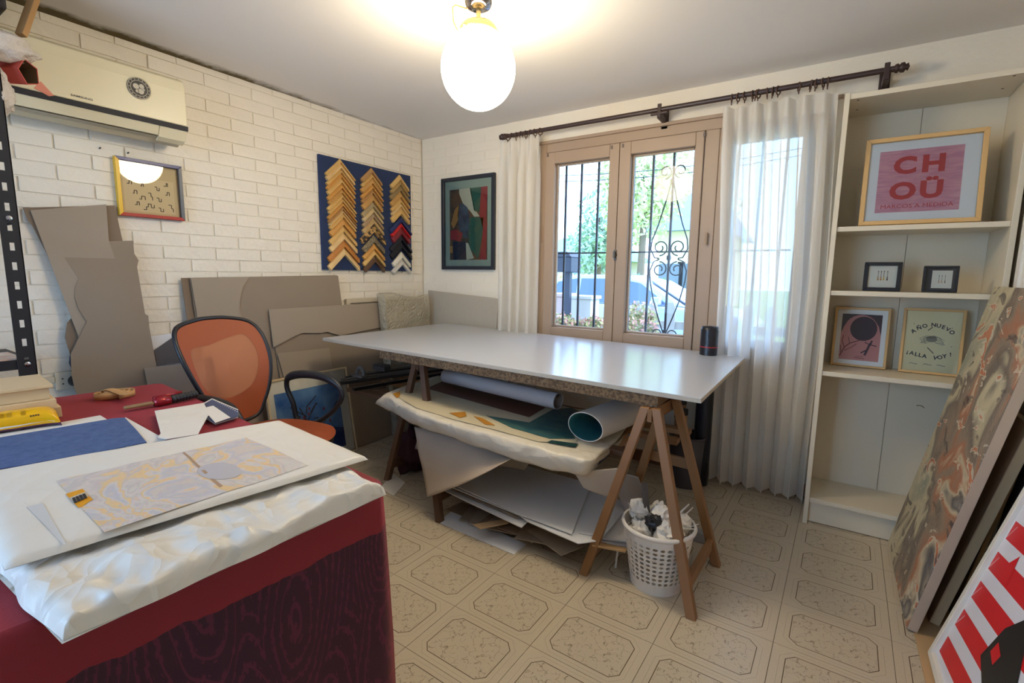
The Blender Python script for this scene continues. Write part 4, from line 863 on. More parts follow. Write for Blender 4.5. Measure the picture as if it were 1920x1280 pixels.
# scored fold lines of the front sheet
lean_sheet('white_board', 'white card behind the orange chair beside grey card', 'card', [(280, 630), (332, 624), None], XL+.03, XL+.10, 1.1, mat('white_card', rgb(226, 224, 224), .7), .003, (1.16, 1.04))
lean_sheet('slate_board', 'dark slate card leaning behind the orange chair', 'card', [(288, 657), (333, 626), (352, 640), (372, 676), (295, 685)], XL+.035, XL+.125, 1.1, mat('slate_card', rgb(82, 78, 80), .7, var=.05), .003)
lean_sheet('low_board', 'pale grey board low behind the orange chair', 'board', [(270, 690), (400, 676), None], XL+.05, XL+.16, 1.1, m_card2, .004, (1.40, 1.04))
lean_sheet('long_board', 'rear long brown board leaning on the brick wall', 'board', [(340, 521), (632, 516), None], XL+.02, XL+.11, 1.25, m_card3, .006, (2.24, 1.24), 'long boards behind the chair')
lean_sheet('long_board', 'front long brown board behind the orange chair', 'board', [(356, 521), (634, 517), None], XL+.034, XL+.13, 1.25, m_card, .005, (2.26, 1.29), 'long boards behind the chair')
lean_sheet('curved_sheet', 'grey sheet with a curved right edge on the long boards', 'cardboard sheet', [(358, 522), (467, 519), (455, 538), (450, 560), (449, 580), (455, 605), None], XL+.041, XL+.138, 1.25, m_card2, .003, (1.60, 1.31))
lean_sheet('wide_board', 'wide brown board right of the orange chair back', 'board', [(506, 592), (717, 590), None], XL+.05, XL+.165, 1.05, m_card, .005, (2.50, 1.72))
lean_sheet('wavy_sheet', 'grey-brown sheet with a wavy torn lower edge', 'cardboard sheet', [(504, 580), (713, 567), (722, 612), (672, 622), (640, 629), (614, 622), (600, 624), (566, 624), (545, 634), (513, 651)], XL+.062, XL+.19, 1.05, m_card2, .004)
lean_sheet('low_card', 'light grey card below the wavy torn sheet', 'card', [(520, 662), (617, 652), None], XL+.072, XL+.18, .95, m_card2, .004, (2.1, 1.80))
lean_sheet('box_side', 'pale cardboard panel standing under the mouldings beside the blue picture', 'cardboard panel', [(640, 738), (745, 726), None], XL+.19, XL+.235, .6, mat('pale_card', rgb(170, 150, 126), .8, var=.04), .006, (2.58, 2.16))
# blue picture on the floor
xf = XL+.268
bl_up = V((-.16, 0, 1)).normalized(); nn = V((bl_up.z, 0, -bl_up.x)); P0 = V((xf, 0, 0))
br = onp(667, 838, P0, nn); trp = onp(635, 690, P0, nn); tlp = onp(505, 712, P0, nn)
hh = trp.z/bl_up.z; ww = .58
def d_blue(mb, P, ux, uy, n, w, h):
    mb.poly([P(0, 0), P(1, 0), P(1, 1), P(0, 1)], 0); mb.poly([P(.07, .08, 1), P(.88, .08, 1), P(.88, .86, 1), P(.07, .86, 1)], 1)
    rr = random.Random(4)
    mb.poly([P(u, v, 2) for u, v in ((.07, .08), (.88, .08), (.88, .3), (.7, .36), (.5, .24), (.3, .30), (.07, .22))], 2)
    for k in range(12):
        u, v = rr.uniform(.25, .8), rr.uniform(.3, .6); stroke(mb, P, [(u, v), (u+rr.uniform(-.12, .12), v+.08), (u+rr.uniform(-.2, .2), v+rr.uniform(.05, .2))], .006, h/w, 3, 3)
    for k in range(7): u, v = rr.uniform(.3, .75), rr.uniform(.4, .7); mb.poly(ell(P, u, v, .012, .02, 4, 8), 4)
picture('blue_picture', 'thin framed blue seascape picture standing on the floor', 'picture', V((xf, br.y-ww, .003)), (0, 1, 0), bl_up, ww, hh, .012, .02, mat('thin_oak', rgb(206, 180, 140), .5), [m_mount, mat('sea_blue', rgb(52, 104, 180), .6, col2=rgb(118, 164, 214), var=.35, vs=6), mat('deep_blue', rgb(36, 66, 132), .6, var=.3, vs=10), mat('twig_ink', rgb(60, 54, 60), .7), mat('petal_red', rgb(150, 60, 70), .7)], d_blue)
# white frame, bubble-wrapped frame and grey screen in the corner
p0 = V((XL+.05, 0, 0))
wf = thing('bare_frame', 'empty white frame leaning behind the bubble-wrapped frame', 'frame', (XL+.06, 2.45, 0))
z1 = onx(655, 560, XL+.03).z; fa, fb_ = onx(653, 560, XL+.03).y, onx(720, 552, XL+.03).y+.12
mW = mat('old_white_frame', rgb(206, 192, 166), .6, var=.06)
for (a, b) in (((fa, .004), (fa, z1)), ((fb_, .004), (fb_, z1)), ((fa, z1-.015), (fb_, z1-.015)), ((fa, .02), (fb_, .02))):
    xx = lambda z: XL+.02+.03*(1-z/1.05); obj('frame_rail', MB().bar((xx(a[1]), a[0], a[1]), (xx(b[1]), b[0], b[1]), .03, .02, up=(1, 0, 0)), mW, wf)
def bubble_mat():
    m = mat('bubble_wrap', rgb(206, 196, 172), .10, alpha=.55); n = m.node_tree.nodes; L = m.node_tree.links; b = n['Principled BSDF']
    t = n.new('ShaderNodeTexCoord'); v = n.new('ShaderNodeTexVoronoi'); v.inputs['Scale'].default_value = 60; L.new(t.outputs['Object'], v.inputs['Vector'])
    bp = n.new('ShaderNodeBump'); bp.inputs['Strength'].default_value = 1.0; bp.inputs['Distance'].default_value = .012; bp.invert = True; L.new(v.outputs['Distance'], bp.inputs['Height']); L.new(bp.outputs[0], b.inputs['Normal']); b.inputs['Specular IOR Level'].default_value = .8
    return m
m_bub = bubble_mat()
bw = thing('bubble_wrapped_picture', 'bubble-wrapped frame standing in the corner behind the table', 'wrapped frame', (XL+.2, 2.75, 0))
ca, cb = onx(716, 560, XL+.14), onx(798, 552, XL+.14)
obj('frame_inside', MB().hexa([(XL+.26, ca.y+.02, .01), (XL+.26, cb.y-.03, .01), (XL+.23, cb.y-.03, .01), (XL+.23, ca.y+.02, .01), (XL+.15, ca.y+.02, 1.02), (XL+.15, cb.y-.03, 1.02), (XL+.12, cb.y-.03, 1.02), (XL+.12, ca.y+.02, 1.02)]), mat('grey_canvas', rgb(168, 156, 138), .7), bw)
def wrapf(side):
    def f(u, v):
        y = lerp(ca.y-.005, cb.y+.005, u); z = lerp(.01, 1.05+.02*sin(5*u+1), v); x = XL+.26-.115*v+(.024 if side > 0 else -.05)
        x += .011*noise.noise(V((y*9, z*9, side)))*(1.6); return (x, y+.008*noise.noise(V((z*8, u*3, 7))), z+.012*noise.noise(V((y*10, 3, side)))*v)
    return f
gw = MB(); gw.grid(wrapf(1), 24, 40); gw.grid(wrapf(-1), 24, 40)
gw.grid(lambda u, v: V(wrapf(1)(u, 1)).lerp(V(wrapf(-1)(u, 1)), v)+V((0, 0, .012*sin(pi*v))), 24, 3)
gw.grid(lambda u, v: V(wrapf(1)(0, u)).lerp(V(wrapf(-1)(0, u)), v)+V((0, -.012*sin(pi*v), 0)), 40, 3)
gw.grid(lambda u, v: V(wrapf(1)(1, u)).lerp(V(wrapf(-1)(1, u)), v)+V((0, .012*sin(pi*v), 0)), 40, 3)
obj('bubble_wrap', gw, m_bub, bw, smooth=True)
ga_, gb_ = ony(803, 544, YW-.03), ony(934, 572, YW-.03)
sc = MB(); pts = [V((ga_.x, YW-.018, ga_.z)), V((gb_.x, YW-.018, ga_.z-.045)), V((gb_.x, YW-.11, .004)), V((ga_.x, YW-.11, .004))]
sc.prism(pts, (0, -.012, 0)); tag(obj('woven_screen', sc, mat('grey_weave', rgb(176, 166, 150), .8, var=.05, vs=60, stretch=(1, 1, .2), bump=.2, bs=150)), 'grey woven panel leaning on the window wall corner', 'screen')
# ---- socket, plug and cable trunking low on the left wall
q = onx(128, 713, XL+.01)
sk = thing('wall_socket', 'white double wall socket near the desk', 'socket', (XL, q.y, q.z)); m_pl = mat('socket_white', rgb(222, 214, 196), .45)
obj('plate', MB().box((XL+.001, q.y-.045, q.z-.04), (XL+.014, q.y+.075, q.z+.042)), m_pl, sk, bevel=.003)
for dy in (-.02, .045):
    for dz in (-.012, .012): obj('socket_hole', MB().lathe([(.0005, 0), (.0035, 0), (.0035, .0008)], (XL+.0142, q.y+dy, q.z+dz), 8, axis=(1, 0, 0)), m_hole, sk)
pg = thing('power_plug', 'black plug with cord in the wall socket', 'plug', (XL+.02, q.y+.045, q.z)); mbk = mat('plug_black', rgb(28, 28, 30), .5)
obj('plug_body', MB().lathe([(.002, 0), (.024, 0), (.026, .014), (.016, .035), (.007, .052)], (XL+.0145, q.y+.02, q.z), 14, axis=(1, 0, -.3)), mbk, pg, smooth=True)
obj('cord', MB().tube([V((XL+.06, q.y+.02, q.z-.012)), V((XL+.07, q.y+.022, q.z-.06)), V((XL+.05, q.y+.02, q.z-.2)), V((XL+.04, q.y+.02, .02))], .004, 6), mbk, pg, smooth=True)
tag(obj('cable_trunking', MB().box((XL+.001, q.y-.22, q.z+.0), (XL+.017, q.y-.047, q.z+.026)), m_pl, bevel=.002), 'white cable trunking running to the wall socket', 'cable trunking')
tag(obj('wall_cable', MB().tube([onx(140, 700, XL+.008), onx(131, 680, XL+.008), onx(134, 655, XL+.008), onx(146, 640, XL+.01)], .004, 6), m_iron, smooth=True), 'dark cable climbing the wall from the socket', 'cable')
# ================================================================== SLOTTED STEEL RACK AT THE LEFT EDGE
d = ray(37, 560); PB = EYE+d*1.79
rk = thing('steel_rack', 'black slotted steel rack at the left edge of the room', 'rack', (PB.x-.2, PB.y-.4, 0))
m_steel = mat('rack_black', rgb(40, 40, 44), .5, metal=.3)
yk = PB.y+.024; xk = PB.x
def post(x, y, sx, sy):      # L-section post with slots cut as real holes: built from strips
    mb = MB(); wd, th = .052, .003; z = 0.0; H = 2.3
    # flange facing the room (normal +x): spans y from y to y-wd*sy
    sl0, sl1 = .0195, .0325
    ya_, yb_ = y, y-wd*sy
    def strip(u0, u1, z0, z1): a, b = y-u0*sy, y-u1*sy; mb.box((x-th*sx if sx > 0 else x, min(a, b), z0), (x if sx > 0 else x+th, max(a, b), z1))
    strip(0, sl0, 0, H); strip(sl1, wd, 0, H)
    zz = .02; prevt = 0
    while zz < H-.06: strip(sl0, sl1, prevt, zz); prevt = zz+.028; zz += .0705
    strip(sl0, sl1, prevt, H)
    # second flange
    mb.box((min(x, x-wd*sx), min(y, y-th*sy), 0), (max(x, x-wd*sx), max(y, y-th*sy), H))
    return mb
obj('post', post(xk, yk, 1, 1), m_steel, rk); obj('post', post(XL+.012, yk-.16, -1, 1), m_steel, rk)
obj('post', post(xk, yk-1.1, 1, -1), m_steel, rk); obj('post', post(XL+.012, yk-1.1, -1, -1), m_steel, rk)
zsh = onx(20, 676, xk-.02).z
for z in (zsh, 1.42, 2.0, .2):
    sh = MB(); sh.box((XL+.016, yk-1.097, z-.004), (xk-.004, yk-.004, z)); sh.box((xk-.006, yk-1.097, z-.034), (xk-.0045, yk-.004, z)); sh.box((XL+.016, yk-.006, z-.034), (xk-.004, yk-.0045, z)); obj('shelf', sh, m_steel, rk)
    q_ = V((xk+.001, yk-.026, z-.016)); obj('bolt', MB().lathe([(.001, 0), (.009, 0), (.009, .004), (.004, .006), (.001, .006)], q_, 10, axis=(1, 0, 0)), m_chrome, rk)
phm = MB(); phm.box((xk-.24, yk-.30, zsh+.001), (xk-.02, yk-.03, zsh+.007))
tag(obj('flat_print', phm, mat('photo_print', rgb(200, 150, 120), .3, col2=rgb(225, 216, 206), var=.15, vs=7)), 'glossy print lying on the steel rack shelf', 'print')
# things sticking out of the rack's top shelf
XT = xk-.06
def stick(name, label, cat, p, q, w, h, m): return tag(obj(name, MB().bar(p, q, w, h), m, bevel=.002), label, cat)
a = onx(50, 5, XT); b = onx(22, 62, XT)
stick('wood_offcut', 'short wooden stick poking out of the rack top', 'wood offcut', V((XT+.02, b.y+.02, b.z-.005)), V((XT-.02, a.y+.03, a.z+.04)), .03, .02, mat('raw_wood', rgb(176, 134, 86), .7, var=.15, vs=8))
a = onx(0, 12, XT); dk = MB(); dk.box((XT-.25, a.y-.6, 2.135), (XT+.03, a.y+.012, 2.26)); tag(obj('dark_case', dk, mat('dark_case', rgb(46, 42, 46), .7), bevel=.008), 'dark case on top of the steel rack', 'case')
tb = onx(55, 137, XT+.02); tdir = V((.78, .62, -.03)).normalized()
rt = thing('red_tube', 'red packing tube with open end sticking out of the rack', 'packing tube', tb-tdir*.2)
ro = MB(); ro.lathe([(.047, -.42), (.047, 0), (.043, 0), (.043, -.42)], tb-tdir*.0, 5, axis=tdir); obj('tube_wall', ro, mat('red_card', rgb(196, 78, 66), .6, var=.08), rt); obj('tube_lining', MB().lathe([(.0425, -.40), (.0425, -.001)], tb, 5, axis=tdir), mat('brown_lining', rgb(120, 92, 64), .8), rt)
fl = MB(); e1 = tdir; e2 = V((0, 0, -1)); sd_ = tdir.cross(V((0, 0, 1))).normalized(); fl.add([tb-sd_*.012+V((0, 0, -.047)), tb-sd_*.046+V((0, 0, -.012)), tb-sd_*.075+tdir*.02+V((0, 0, -.052)), tb-sd_*.05+tdir*.02+V((0, 0, -.062))], [(0, 1, 2, 3)]); obj('flap', fl, mat('red_flap', rgb(206, 130, 112), .7), rt, solid=.002)
def blob(c, rx, ry, rz_, seed, amp=.25, n=20, m=14):
    mb = MB(); c = V(c)
    def f(u, v):
        a_, b_ = 2*pi*u, pi*v; d_ = V((cos(a_)*sin(b_), sin(a_)*sin(b_), cos(b_))); k = 1+amp*noise.noise(d_*2.3+V((seed, 0, 0)))+amp*.5*noise.noise(d_*6+V((0, seed, 0)))
        return c+V((d_.x*rx, d_.y*ry, d_.z*rz_))*k
    return mb.grid(f, n, m)
m_bub2 = mat('bubble_sheet', rgb(226, 216, 208), .25, alpha=.9, bump=.8, bs=90)
q_ = onx(22, 88, XT+.03); tag(obj('bubble_bundle', blob((XT+.01, q_.y-.10, q_.z), .07, .17, .055, 2, .22, 44, 30), m_bub2, smooth=True), 'bundle of bubble wrap above the red tube on the rack', 'bubble wrap')
q_ = onx(18, 172, XT+.05); tag(obj('bubble_bundle', blob((XT+.01, q_.y-.03, q_.z), .045, .05, .085, 5, .25, 36, 26), m_bub2, smooth=True), 'scrap of bubble wrap hanging below the red tube', 'bubble wrap')
# ================================================================== WHITE WORK TABLE ON TRESTLES
TC = V((-1.498, 2.428)); TW, TD = 2.256, 1.142
ztop = lambda x, y: .800-.019*(x-TC.x)+.005*(y-TC.y)
def tp3(x, y, dz=0): return V((x, y, ztop(x, y)+dz))
tb_ = thing('work_table', 'long white topped work table on wooden trestles', 'table', (TC.x, TC.y, 0))
x0, x1, y0, y1 = TC.x-TW/2, TC.x+TW/2, TC.y-TD/2, TC.y+TD/2
m_ttop = mat('table_laminate', rgb(184, 188, 196), .21, spec=.7)
obj('table_top', MB().hexa([tp3(x0, y0, -.019), tp3(x1, y0, -.019), tp3(x1, y1, -.019), tp3(x0, y1, -.019), tp3(x0, y0), tp3(x1, y0), tp3(x1, y1), tp3(x0, y1)]), m_ttop, tb_, bevel=.0015)
eg = MB(); e_ = .0012
for (a, b, n) in (((x0, y0), (x1, y0), V((0, -1, 0))), ((x1, y0), (x1, y1), V((1, 0, 0)))):
    eg.hexa([tp3(*a, -.0175), tp3(*b, -.0175), tp3(*b, -.0175)+n*e_, tp3(*a, -.0175)+n*e_, tp3(*a, -.002), tp3(*b, -.002), tp3(*b, -.002)+n*e_, tp3(*a, -.002)+n*e_])
obj('edge_strip', eg, mat('edge_beige', rgb(196, 184, 166), .6), tb_)
cx0, cx1, cy0, cy1 = -2.135, -.535, y0+.02, y1-.12
obj('chipboard_slab', MB().hexa([tp3(cx0, cy0, -.068), tp3(cx1, cy0, -.068), tp3(cx1, cy1, -.068), tp3(cx0, cy1, -.068), tp3(cx0, cy0, -.0195), tp3(cx1, cy0, -.0195), tp3(cx1, cy1, -.0195), tp3(cx0, cy1, -.0195)]), mat('chipboard', rgb(150, 118, 84), .85, col2=rgb(104, 80, 58), var=.2, vs=110, bump=.3, bs=120), tb_)
m_leg = mat('trestle_pine', rgb(140, 100, 62), .5, var=.14, vs=5, stretch=(1, 1, .15))
m_legd = mat('trestle_dark', rgb(96, 68, 48), .55, var=.15, vs=5, stretch=(1, 1, .15))
def trestle(tops, feet, m, label):
    # tops: front and back ridge ends; feet: front right, front left, back right, back left
    t = thing('trestle', label, 'trestle', (sum(f[0] for f in feet)/4, sum(f[1] for f in feet)/4, 0), 'trestles under the white table')
    (fx, fy, fz), (bx_, by_, bz) = tops
    tp_ = {0: (fx, fy, fz), 1: (fx, fy, fz), 2: (bx_, by_, bz), 3: (bx_, by_, bz)}
    P = []
    for k, f in enumerate(feet):
        s = 1 if k % 2 == 0 else -1; a = V(tp_[k])+V((s*.022, 0, 0)); b = V((f[0], f[1], .0)); P.append((a, b))
        d_ = (a-b).normalized(); u_ = V((1, 0, 0))*.0195-d_*(.0195*d_.x); v_ = V((0, .016, 0))
        mb = MB(); A = [a+u_*i+v_*j for i, j in ((-1, -1), (1, -1), (1, 1), (-1, 1))]; B = [b+u_*i+v_*j for i, j in ((-1, -1), (1, -1), (1, 1), (-1, 1))]
        for q_ in B: q_.z = 0
        for q_ in A: q_.z = tp_[k][2]
        mb.hexa(B+A); obj('leg', mb, m, t, bevel=.003)
    at = lambda k, z: P[k][1].lerp(P[k][0], z/P[k][0].z)
    for z in (.10,):
        for k in (0, 1): a, b = at(k, z), at(k+2, z); s = 1 if k == 0 else -1; o_ = V((-s*.0, 0, 0)); obj('stretcher', MB().bar(a+V((0, .018, 0)), b-V((0, .018, 0)), .022, .05), m, t, bevel=.002)
    obj('ridge_beam', MB().bar(V(tops[0])+V((0, -.02, -.03)), V(tops[1])+V((0, .02, -.03)), .018, .05), m, t)
    for k in (2,): a, b = at(k, .42), at(k+1, .42); s = -1 if k == 0 else 1; obj('cross_brace', MB().bar(a+V((-.0, s*.027, 0)), b+V((.0, s*.027, 0)), .018, .045), m, t, bevel=.002)
    return t
zr = ztop(-.55, 1.87)-.0685; zl = ztop(-1.93, 1.87)-.0685
trestle(((-.555, 1.862, zr), (-.535, 2.062, zr)), [(-.321, 1.704), (-.756, 1.724), (-.311, 2.097), (-.750, 2.14)], m_leg, 'light wooden trestle at the window end of the table')
trestle(((-1.92, 1.98, zl), (-1.92, 2.30, zl)), [(-1.531, 1.705), (-2.12, 1.90), (-1.52, 2.38), (-2.14, 2.36)], m_legd, 'dark wooden trestle at the left end of the table')
# battens across the trestles that carry the papers
def zbt(x): return lerp(.448, .474, (x+.55)/(-2.0))
for k, (y, xr_) in enumerate(((2.0, -.70), (2.29, -.545), (2.46, -.53))):
    lab = ('front', 'middle', 'rear')[k]
    a, b = V((-2.56, y, zbt(-2.56))), V((xr_, y, zbt(xr_)))
    tag(obj('batten', MB().bar(a, b, .06, .024), m_leg if k else m_legd, bevel=.002), '%s wooden batten across the trestles below the table' % lab, 'batten', 'battens below the table')
# ---- wrapped prints on the battens
m_tiss = crumple_mat('tissue_paper', rgb(218, 208, 188), .6, 9)
zc_ = lambda x: lerp(.475, .545, max(0, min(1, (1110-x)/400)))
L1 = [(722, 738), (745, 752), (790, 776), (850, 796), (930, 818), (1010, 840), (1075, 858), (1106, 862), (1130, 848), (1160, 822)]
L0 = [(704, 757), (738, 772), (790, 798), (850, 820), (930, 850), (1000, 872), (1060, 885), (1097, 892), (1120, 874), (1150, 842)]
L2 = [(822, 704), (850, 708), (880, 716), (920, 724), (970, 738), (1020, 752), (1070, 764), (1120, 772), (1160, 780), (1185, 790)]
g0 = [onz(x, y, zc_(x)-.082) for x, y in L0]; g1 = [onz(x, y, zc_(x)) for x, y in L1]; g2 = [onz(x, y, zc_(x)-.012) for x, y in L2]
for a, b in zip(g0, g1): a.y = min(a.y, b.y+.03)
def cr_(pts, t):
    t = t*(len(pts)-1); i = min(int(t), len(pts)-2); f = t-i; p = [pts[max(0, i-1)], pts[i], pts[i+1], pts[min(len(pts)-1, i+2)]]
    return (p[1]*2+(p[2]-p[0])*f+(p[0]*2-p[1]*5+p[2]*4-p[3])*f*f+(p[1]*3-p[0]-p[2]*3+p[3])*f**3)*.5
def bundle(u, v):
    a, b, c = cr_(g0, u), cr_(g1, u), cr_(g2, u)
    if v < .4: s = v/.4; p = a.lerp(b, s); p += V((.0, -.010*sin(pi*s), .0))
    else: s = (v-.4)/.6; p = b.lerp(c, s); p.z += .006*sin(pi*s)
    k = .005 if v < .4 else .0022
    p.z += k*noise.noise(V((p.x*12, p.y*12, 1))) + (.012*(noise.voronoi(V((p.x*9, p.y*12, p.z*14)))[0][0]-.4) if v < .42 else 0); p.y += k*noise.noise(V((p.x*14, p.z*20, 5)))
    return p
wp = thing('wrapped_prints', 'flat bundle of prints in white tissue below the table', 'wrapped prints', (-1.5, 2.1, .48))
obj('wrapping', MB().grid(bundle, 90, 22), m_tiss, wp, smooth=True, solid=.003)
und = MB(); und.prism([p+V((0, .02, -.014)) for p in g1]+[p+V((0, 0, -.014)) for p in reversed(g2)], (0, 0, -.018)); obj('print_stack', und, mat('stack_edges', rgb(190, 176, 150), .8), wp)
def flat(name, px, zoff, m, th=.0012):
    pts = [onz(x, y, zc_(x)+zoff) for x, y in px]; o_ = obj(name, MB().prism(pts, (0, 0, th)), m, wp); return o_
flat('cream_poster', [(735, 738), (828, 706), (900, 722), (1040, 762), (1100, 776), (1080, 830), (1010, 828), (930, 806), (850, 786), (780, 764)], .006, mat('cream_poster', rgb(206, 194, 164), .5))
flat('brown_panel', [(800, 728), (838, 711), (936, 736), (1022, 764), (992, 782), (900, 756)], .0085, mat('brown_print', rgb(104, 70, 56), .5, var=.08, vs=6))
flat('teal_area', [(912, 779), (992, 792), (1036, 768), (1072, 764), (1096, 776), (1070, 800), (1078, 822), (1030, 822), (960, 802)], .0085, mat('teal_print', rgb(26, 84, 98), .45, col2=rgb(70, 110, 104), var=.3, vs=14))
flat('dark_strip', [(1034, 825), (1084, 832), (1078, 838), (1026, 829)], .0085, mat('dark_teal', rgb(20, 60, 60), .5))
for q_ in ([(737, 738), (750, 733), (750, 742), (744, 746)], [(843, 774), (872, 772), (875, 780), (862, 783)], [(888, 780), (905, 784), (928, 797), (910, 796)]): flat('ochre_patch', q_, .0085, mat('ochre_print', rgb(186, 128, 42), .5))
# rolls of paper
def roll(name, label, a, b, rx, rz_, mo, mi_, th=.004, n=36, spiral=True, cat='paper roll', group=None):
    a, b = V(a), V(b); d = (b-a); l = d.length; d.normalize(); x = d.cross(V((0, 0, 1))).normalized(); z = x.cross(d)
    t = thing(name, label, cat, (a+b)/2-V((0, 0, rz_)), group)
    pf = lambda k, s, t_: t_ + (x*cos(2*pi*k/n)*(rx-s)+z*sin(2*pi*k/n)*(rz_-s))
    o1 = MB(); vs = [pf(k, 0, p) for p in (a, b) for k in range(n)]; o1.add(vs, [(k, (k+1) % n, n+(k+1) % n, n+k) for k in range(n)])
    vs = [pf(k, s, a) for s in (0, th) for k in range(n)]; o1.add(vs, [(k, (k+1) % n, n+(k+1) % n, n+k) for k in range(n)])
    vs = [pf(k, s, b) for s in (0, th) for k in range(n)]; o1.add(vs, [(k, (k+1) % n, n+(k+1) % n, n+k) for k in range(n)])
    obj('outer_layer', o1, mo, t, smooth=True)
    i1 = MB(); vs = [pf(k, th, p) for p in (a, b) for k in range(n)]; i1.add(vs, [(k, (k+1) % n, n+(k+1) % n, n+k) for k in range(n)]); obj('inner_layer', i1, mi_, t, smooth=True)
    if spiral:
        sp_ = MB(); m_ = 40; pts = [pf(k*n/16, th+(.4*rx)*k/m_, a+d*.004) for k in range(m_)]; pts2 = [pf(k*n/16, th+(.4*rx)*k/m_, b-d*.004) for k in range(m_)]
        sp_.add(pts+pts2, [(k, k+1, m_+k+1, m_+k) for k in range(m_-1)]); obj('inner_turn', sp_, mi_, t, smooth=True)
    return t
m_white_p = mat('white_paper', rgb(228, 222, 212), .6, var=.02, bump=.05, bs=10)
m_lilac = mat('grey_paper', rgb(188, 180, 178), .6); m_teal_in = mat('teal_inside', rgb(28, 92, 108), .45, col2=rgb(60, 124, 130), var=.3, vs=9)
zz = .60
roll('paper_roll', 'long grey-white paper roll at the back under the table', onz(1047, 752, zz), onz(836, 704, zz), .042, .042, m_lilac, m_lilac)
roll('paper_roll', 'wide white paper roll with a teal printed inside', onz(1097, 800, .552), onz(1186, 766, .552), .094, .066, m_white_p, m_teal_in, spiral=False)
roll('paper_roll', 'dark blue roll end below the wide white roll', onz(1112, 860, .428), onz(1172, 812, .428), .034, .034, mat('navy_roll', rgb(40, 46, 66), .5), mat('navy_roll_in', rgb(30, 34, 50), .6))
roll('paper_roll', 'tan cardboard tube below the wide white roll', onz(1136, 846, .43), onz(1196, 802, .43), .027, .027, mat('tan_tube', rgb(160, 120, 84), .6), mat('tan_tube_in', rgb(96, 68, 50), .7), spiral=False)
roll('paper_roll', 'slim roll banded with blue tape below the white roll', onz(1153, 833, .436), onz(1206, 796, .436), .018, .018, mat('blue_tape', rgb(40, 112, 170), .4), mat('tape_in', rgb(40, 60, 80), .6), spiral=False)
# sheets hanging over the front
def hang(name, label, tl, tr, br, bl, Y, seed, m, amp=.012, sag=.03, Yb=None):
    q_ = [ony(*p, Y_) for p, Y_ in zip((bl, br, tr, tl), (Yb or Y, Yb or Y, Y, Y))]
    def f(u, v):
        p = bil(q_, u, v); p.y += amp*noise.noise(V((p.x*7+seed, p.z*5, 2)))*1.5+.02*sin(3*u+seed); p.x += .006*noise.noise(V((p.z*9, seed, u*4))); p.z -= sag*sin(pi*u)*(1-v); return p
    return tag(obj(name, MB().grid(f, 26, 18), m, smooth=True, solid=.0015), label, 'paper sheet', 'sheets hanging under the table')
m_hang = mat('hanging_paper', rgb(196, 180, 160), .7, var=.05, vs=5, bump=.2, bs=14)
hang('hanging_sheet', 'large tan paper sheet drooping at the left below the table', (776, 800), (985, 846), (948, 866), (800, 932), 1.82, 3, m_hang, .010, .012, 1.69)
hang('hanging_sheet', 'smaller grey paper fold above the drooping tan sheet', (790, 786), (1000, 858), (985, 880), (776, 842), 1.95, 8, mat('hanging_grey', rgb(170, 158, 142), .7, bump=.2, bs=14), .016, .0)
hang('hanging_sheet', 'short crumpled paper drooping beside the right trestle leg', (1078, 880), (1176, 880), (1146, 944), (1096, 912), 1.84, 5, m_hang, .014, .0)
hang('hanging_sheet', 'grey paper hanging behind the waste basket', (1150, 885), (1196, 895), (1210, 945), (1172, 962), 2.05, 6, mat('hanging_cool', rgb(182, 172, 164), .7, bump=.2, bs=14), .01, .0)
# ---- white boards low on the trestle stretchers
m_fb = mat('foam_board', rgb(226, 228, 232), .45)
zlow = .127
def board(label, px, z, m, th=.004, name='white_board', cat='board', group='boards on the low stretchers'):
    return tag(obj(name, MB().prism([onz(x, y, z) for x, y in px], (0, 0, th)), m), label, cat, group)
board('lowest white board jutting left below the table', [(828, 918), (944, 868), (1060, 905), (978, 990)], zlow+.0, m_fb, .005)
board('brown board between the white boards below the table', [(838, 914), (946, 869), (1050, 905), (970, 972)], zlow+.012, m_card, .004, 'brown_board')
board('white board with a notched front corner below the table', [(832, 908), (945, 866), (1140, 920), (1176, 952), (1126, 1014), (1084, 1020), (988, 978), (976, 968)], zlow+.022, m_fb, .004)
board('topmost white board lying below the table', [(836, 903), (945, 862), (1108, 908), (1072, 1002), (1000, 975), (980, 968)], zlow+.032, m_fb, .004)
board('narrow white board overlapping the right trestle leg', [(1112, 912), (1158, 935), (1150, 985), (1128, 1006), (1086, 1000)], zlow+.028, m_fb, .003)
board('thin card on the stretcher beside the waste basket', [(1150, 945), (1196, 968), (1180, 1018), (1124, 1010)], zlow+.014, mat('thin_card', rgb(206, 204, 206), .5), .003)
board('second thin card on the stretcher beside the basket', [(1142, 975), (1188, 990), (1176, 1026), (1116, 1014)], zlow+.006, mat('thin_card2', rgb(190, 186, 186), .5), .003)
board('narrow tan strip at the front of the stretcher cards', [(1112, 1018), (1176, 1030), (1172, 1036), (1110, 1024)], zlow+.001, mat('tan_strip', rgb(186, 150, 104), .6), .008, 'wood_strip', 'strip')
for k, (px_, py_) in enumerate((((1162, 1000), (1160, 1058)), ((1150, 950), (1172, 962)))):
    a = onz(*px_, zlow+.02); b = V((a.x-.005, a.y-.02, a.z-.15)) if k == 0 else onz(*py_, zlow+.03)
    tag(obj('paper_strip', MB().bar(a, b, .008, .002, up=(0, 1, 0)), m_white_p), ('white paper strip dangling beside the right trestle leg', 'pale offcut strip on the stretcher cards')[k], 'paper strip')
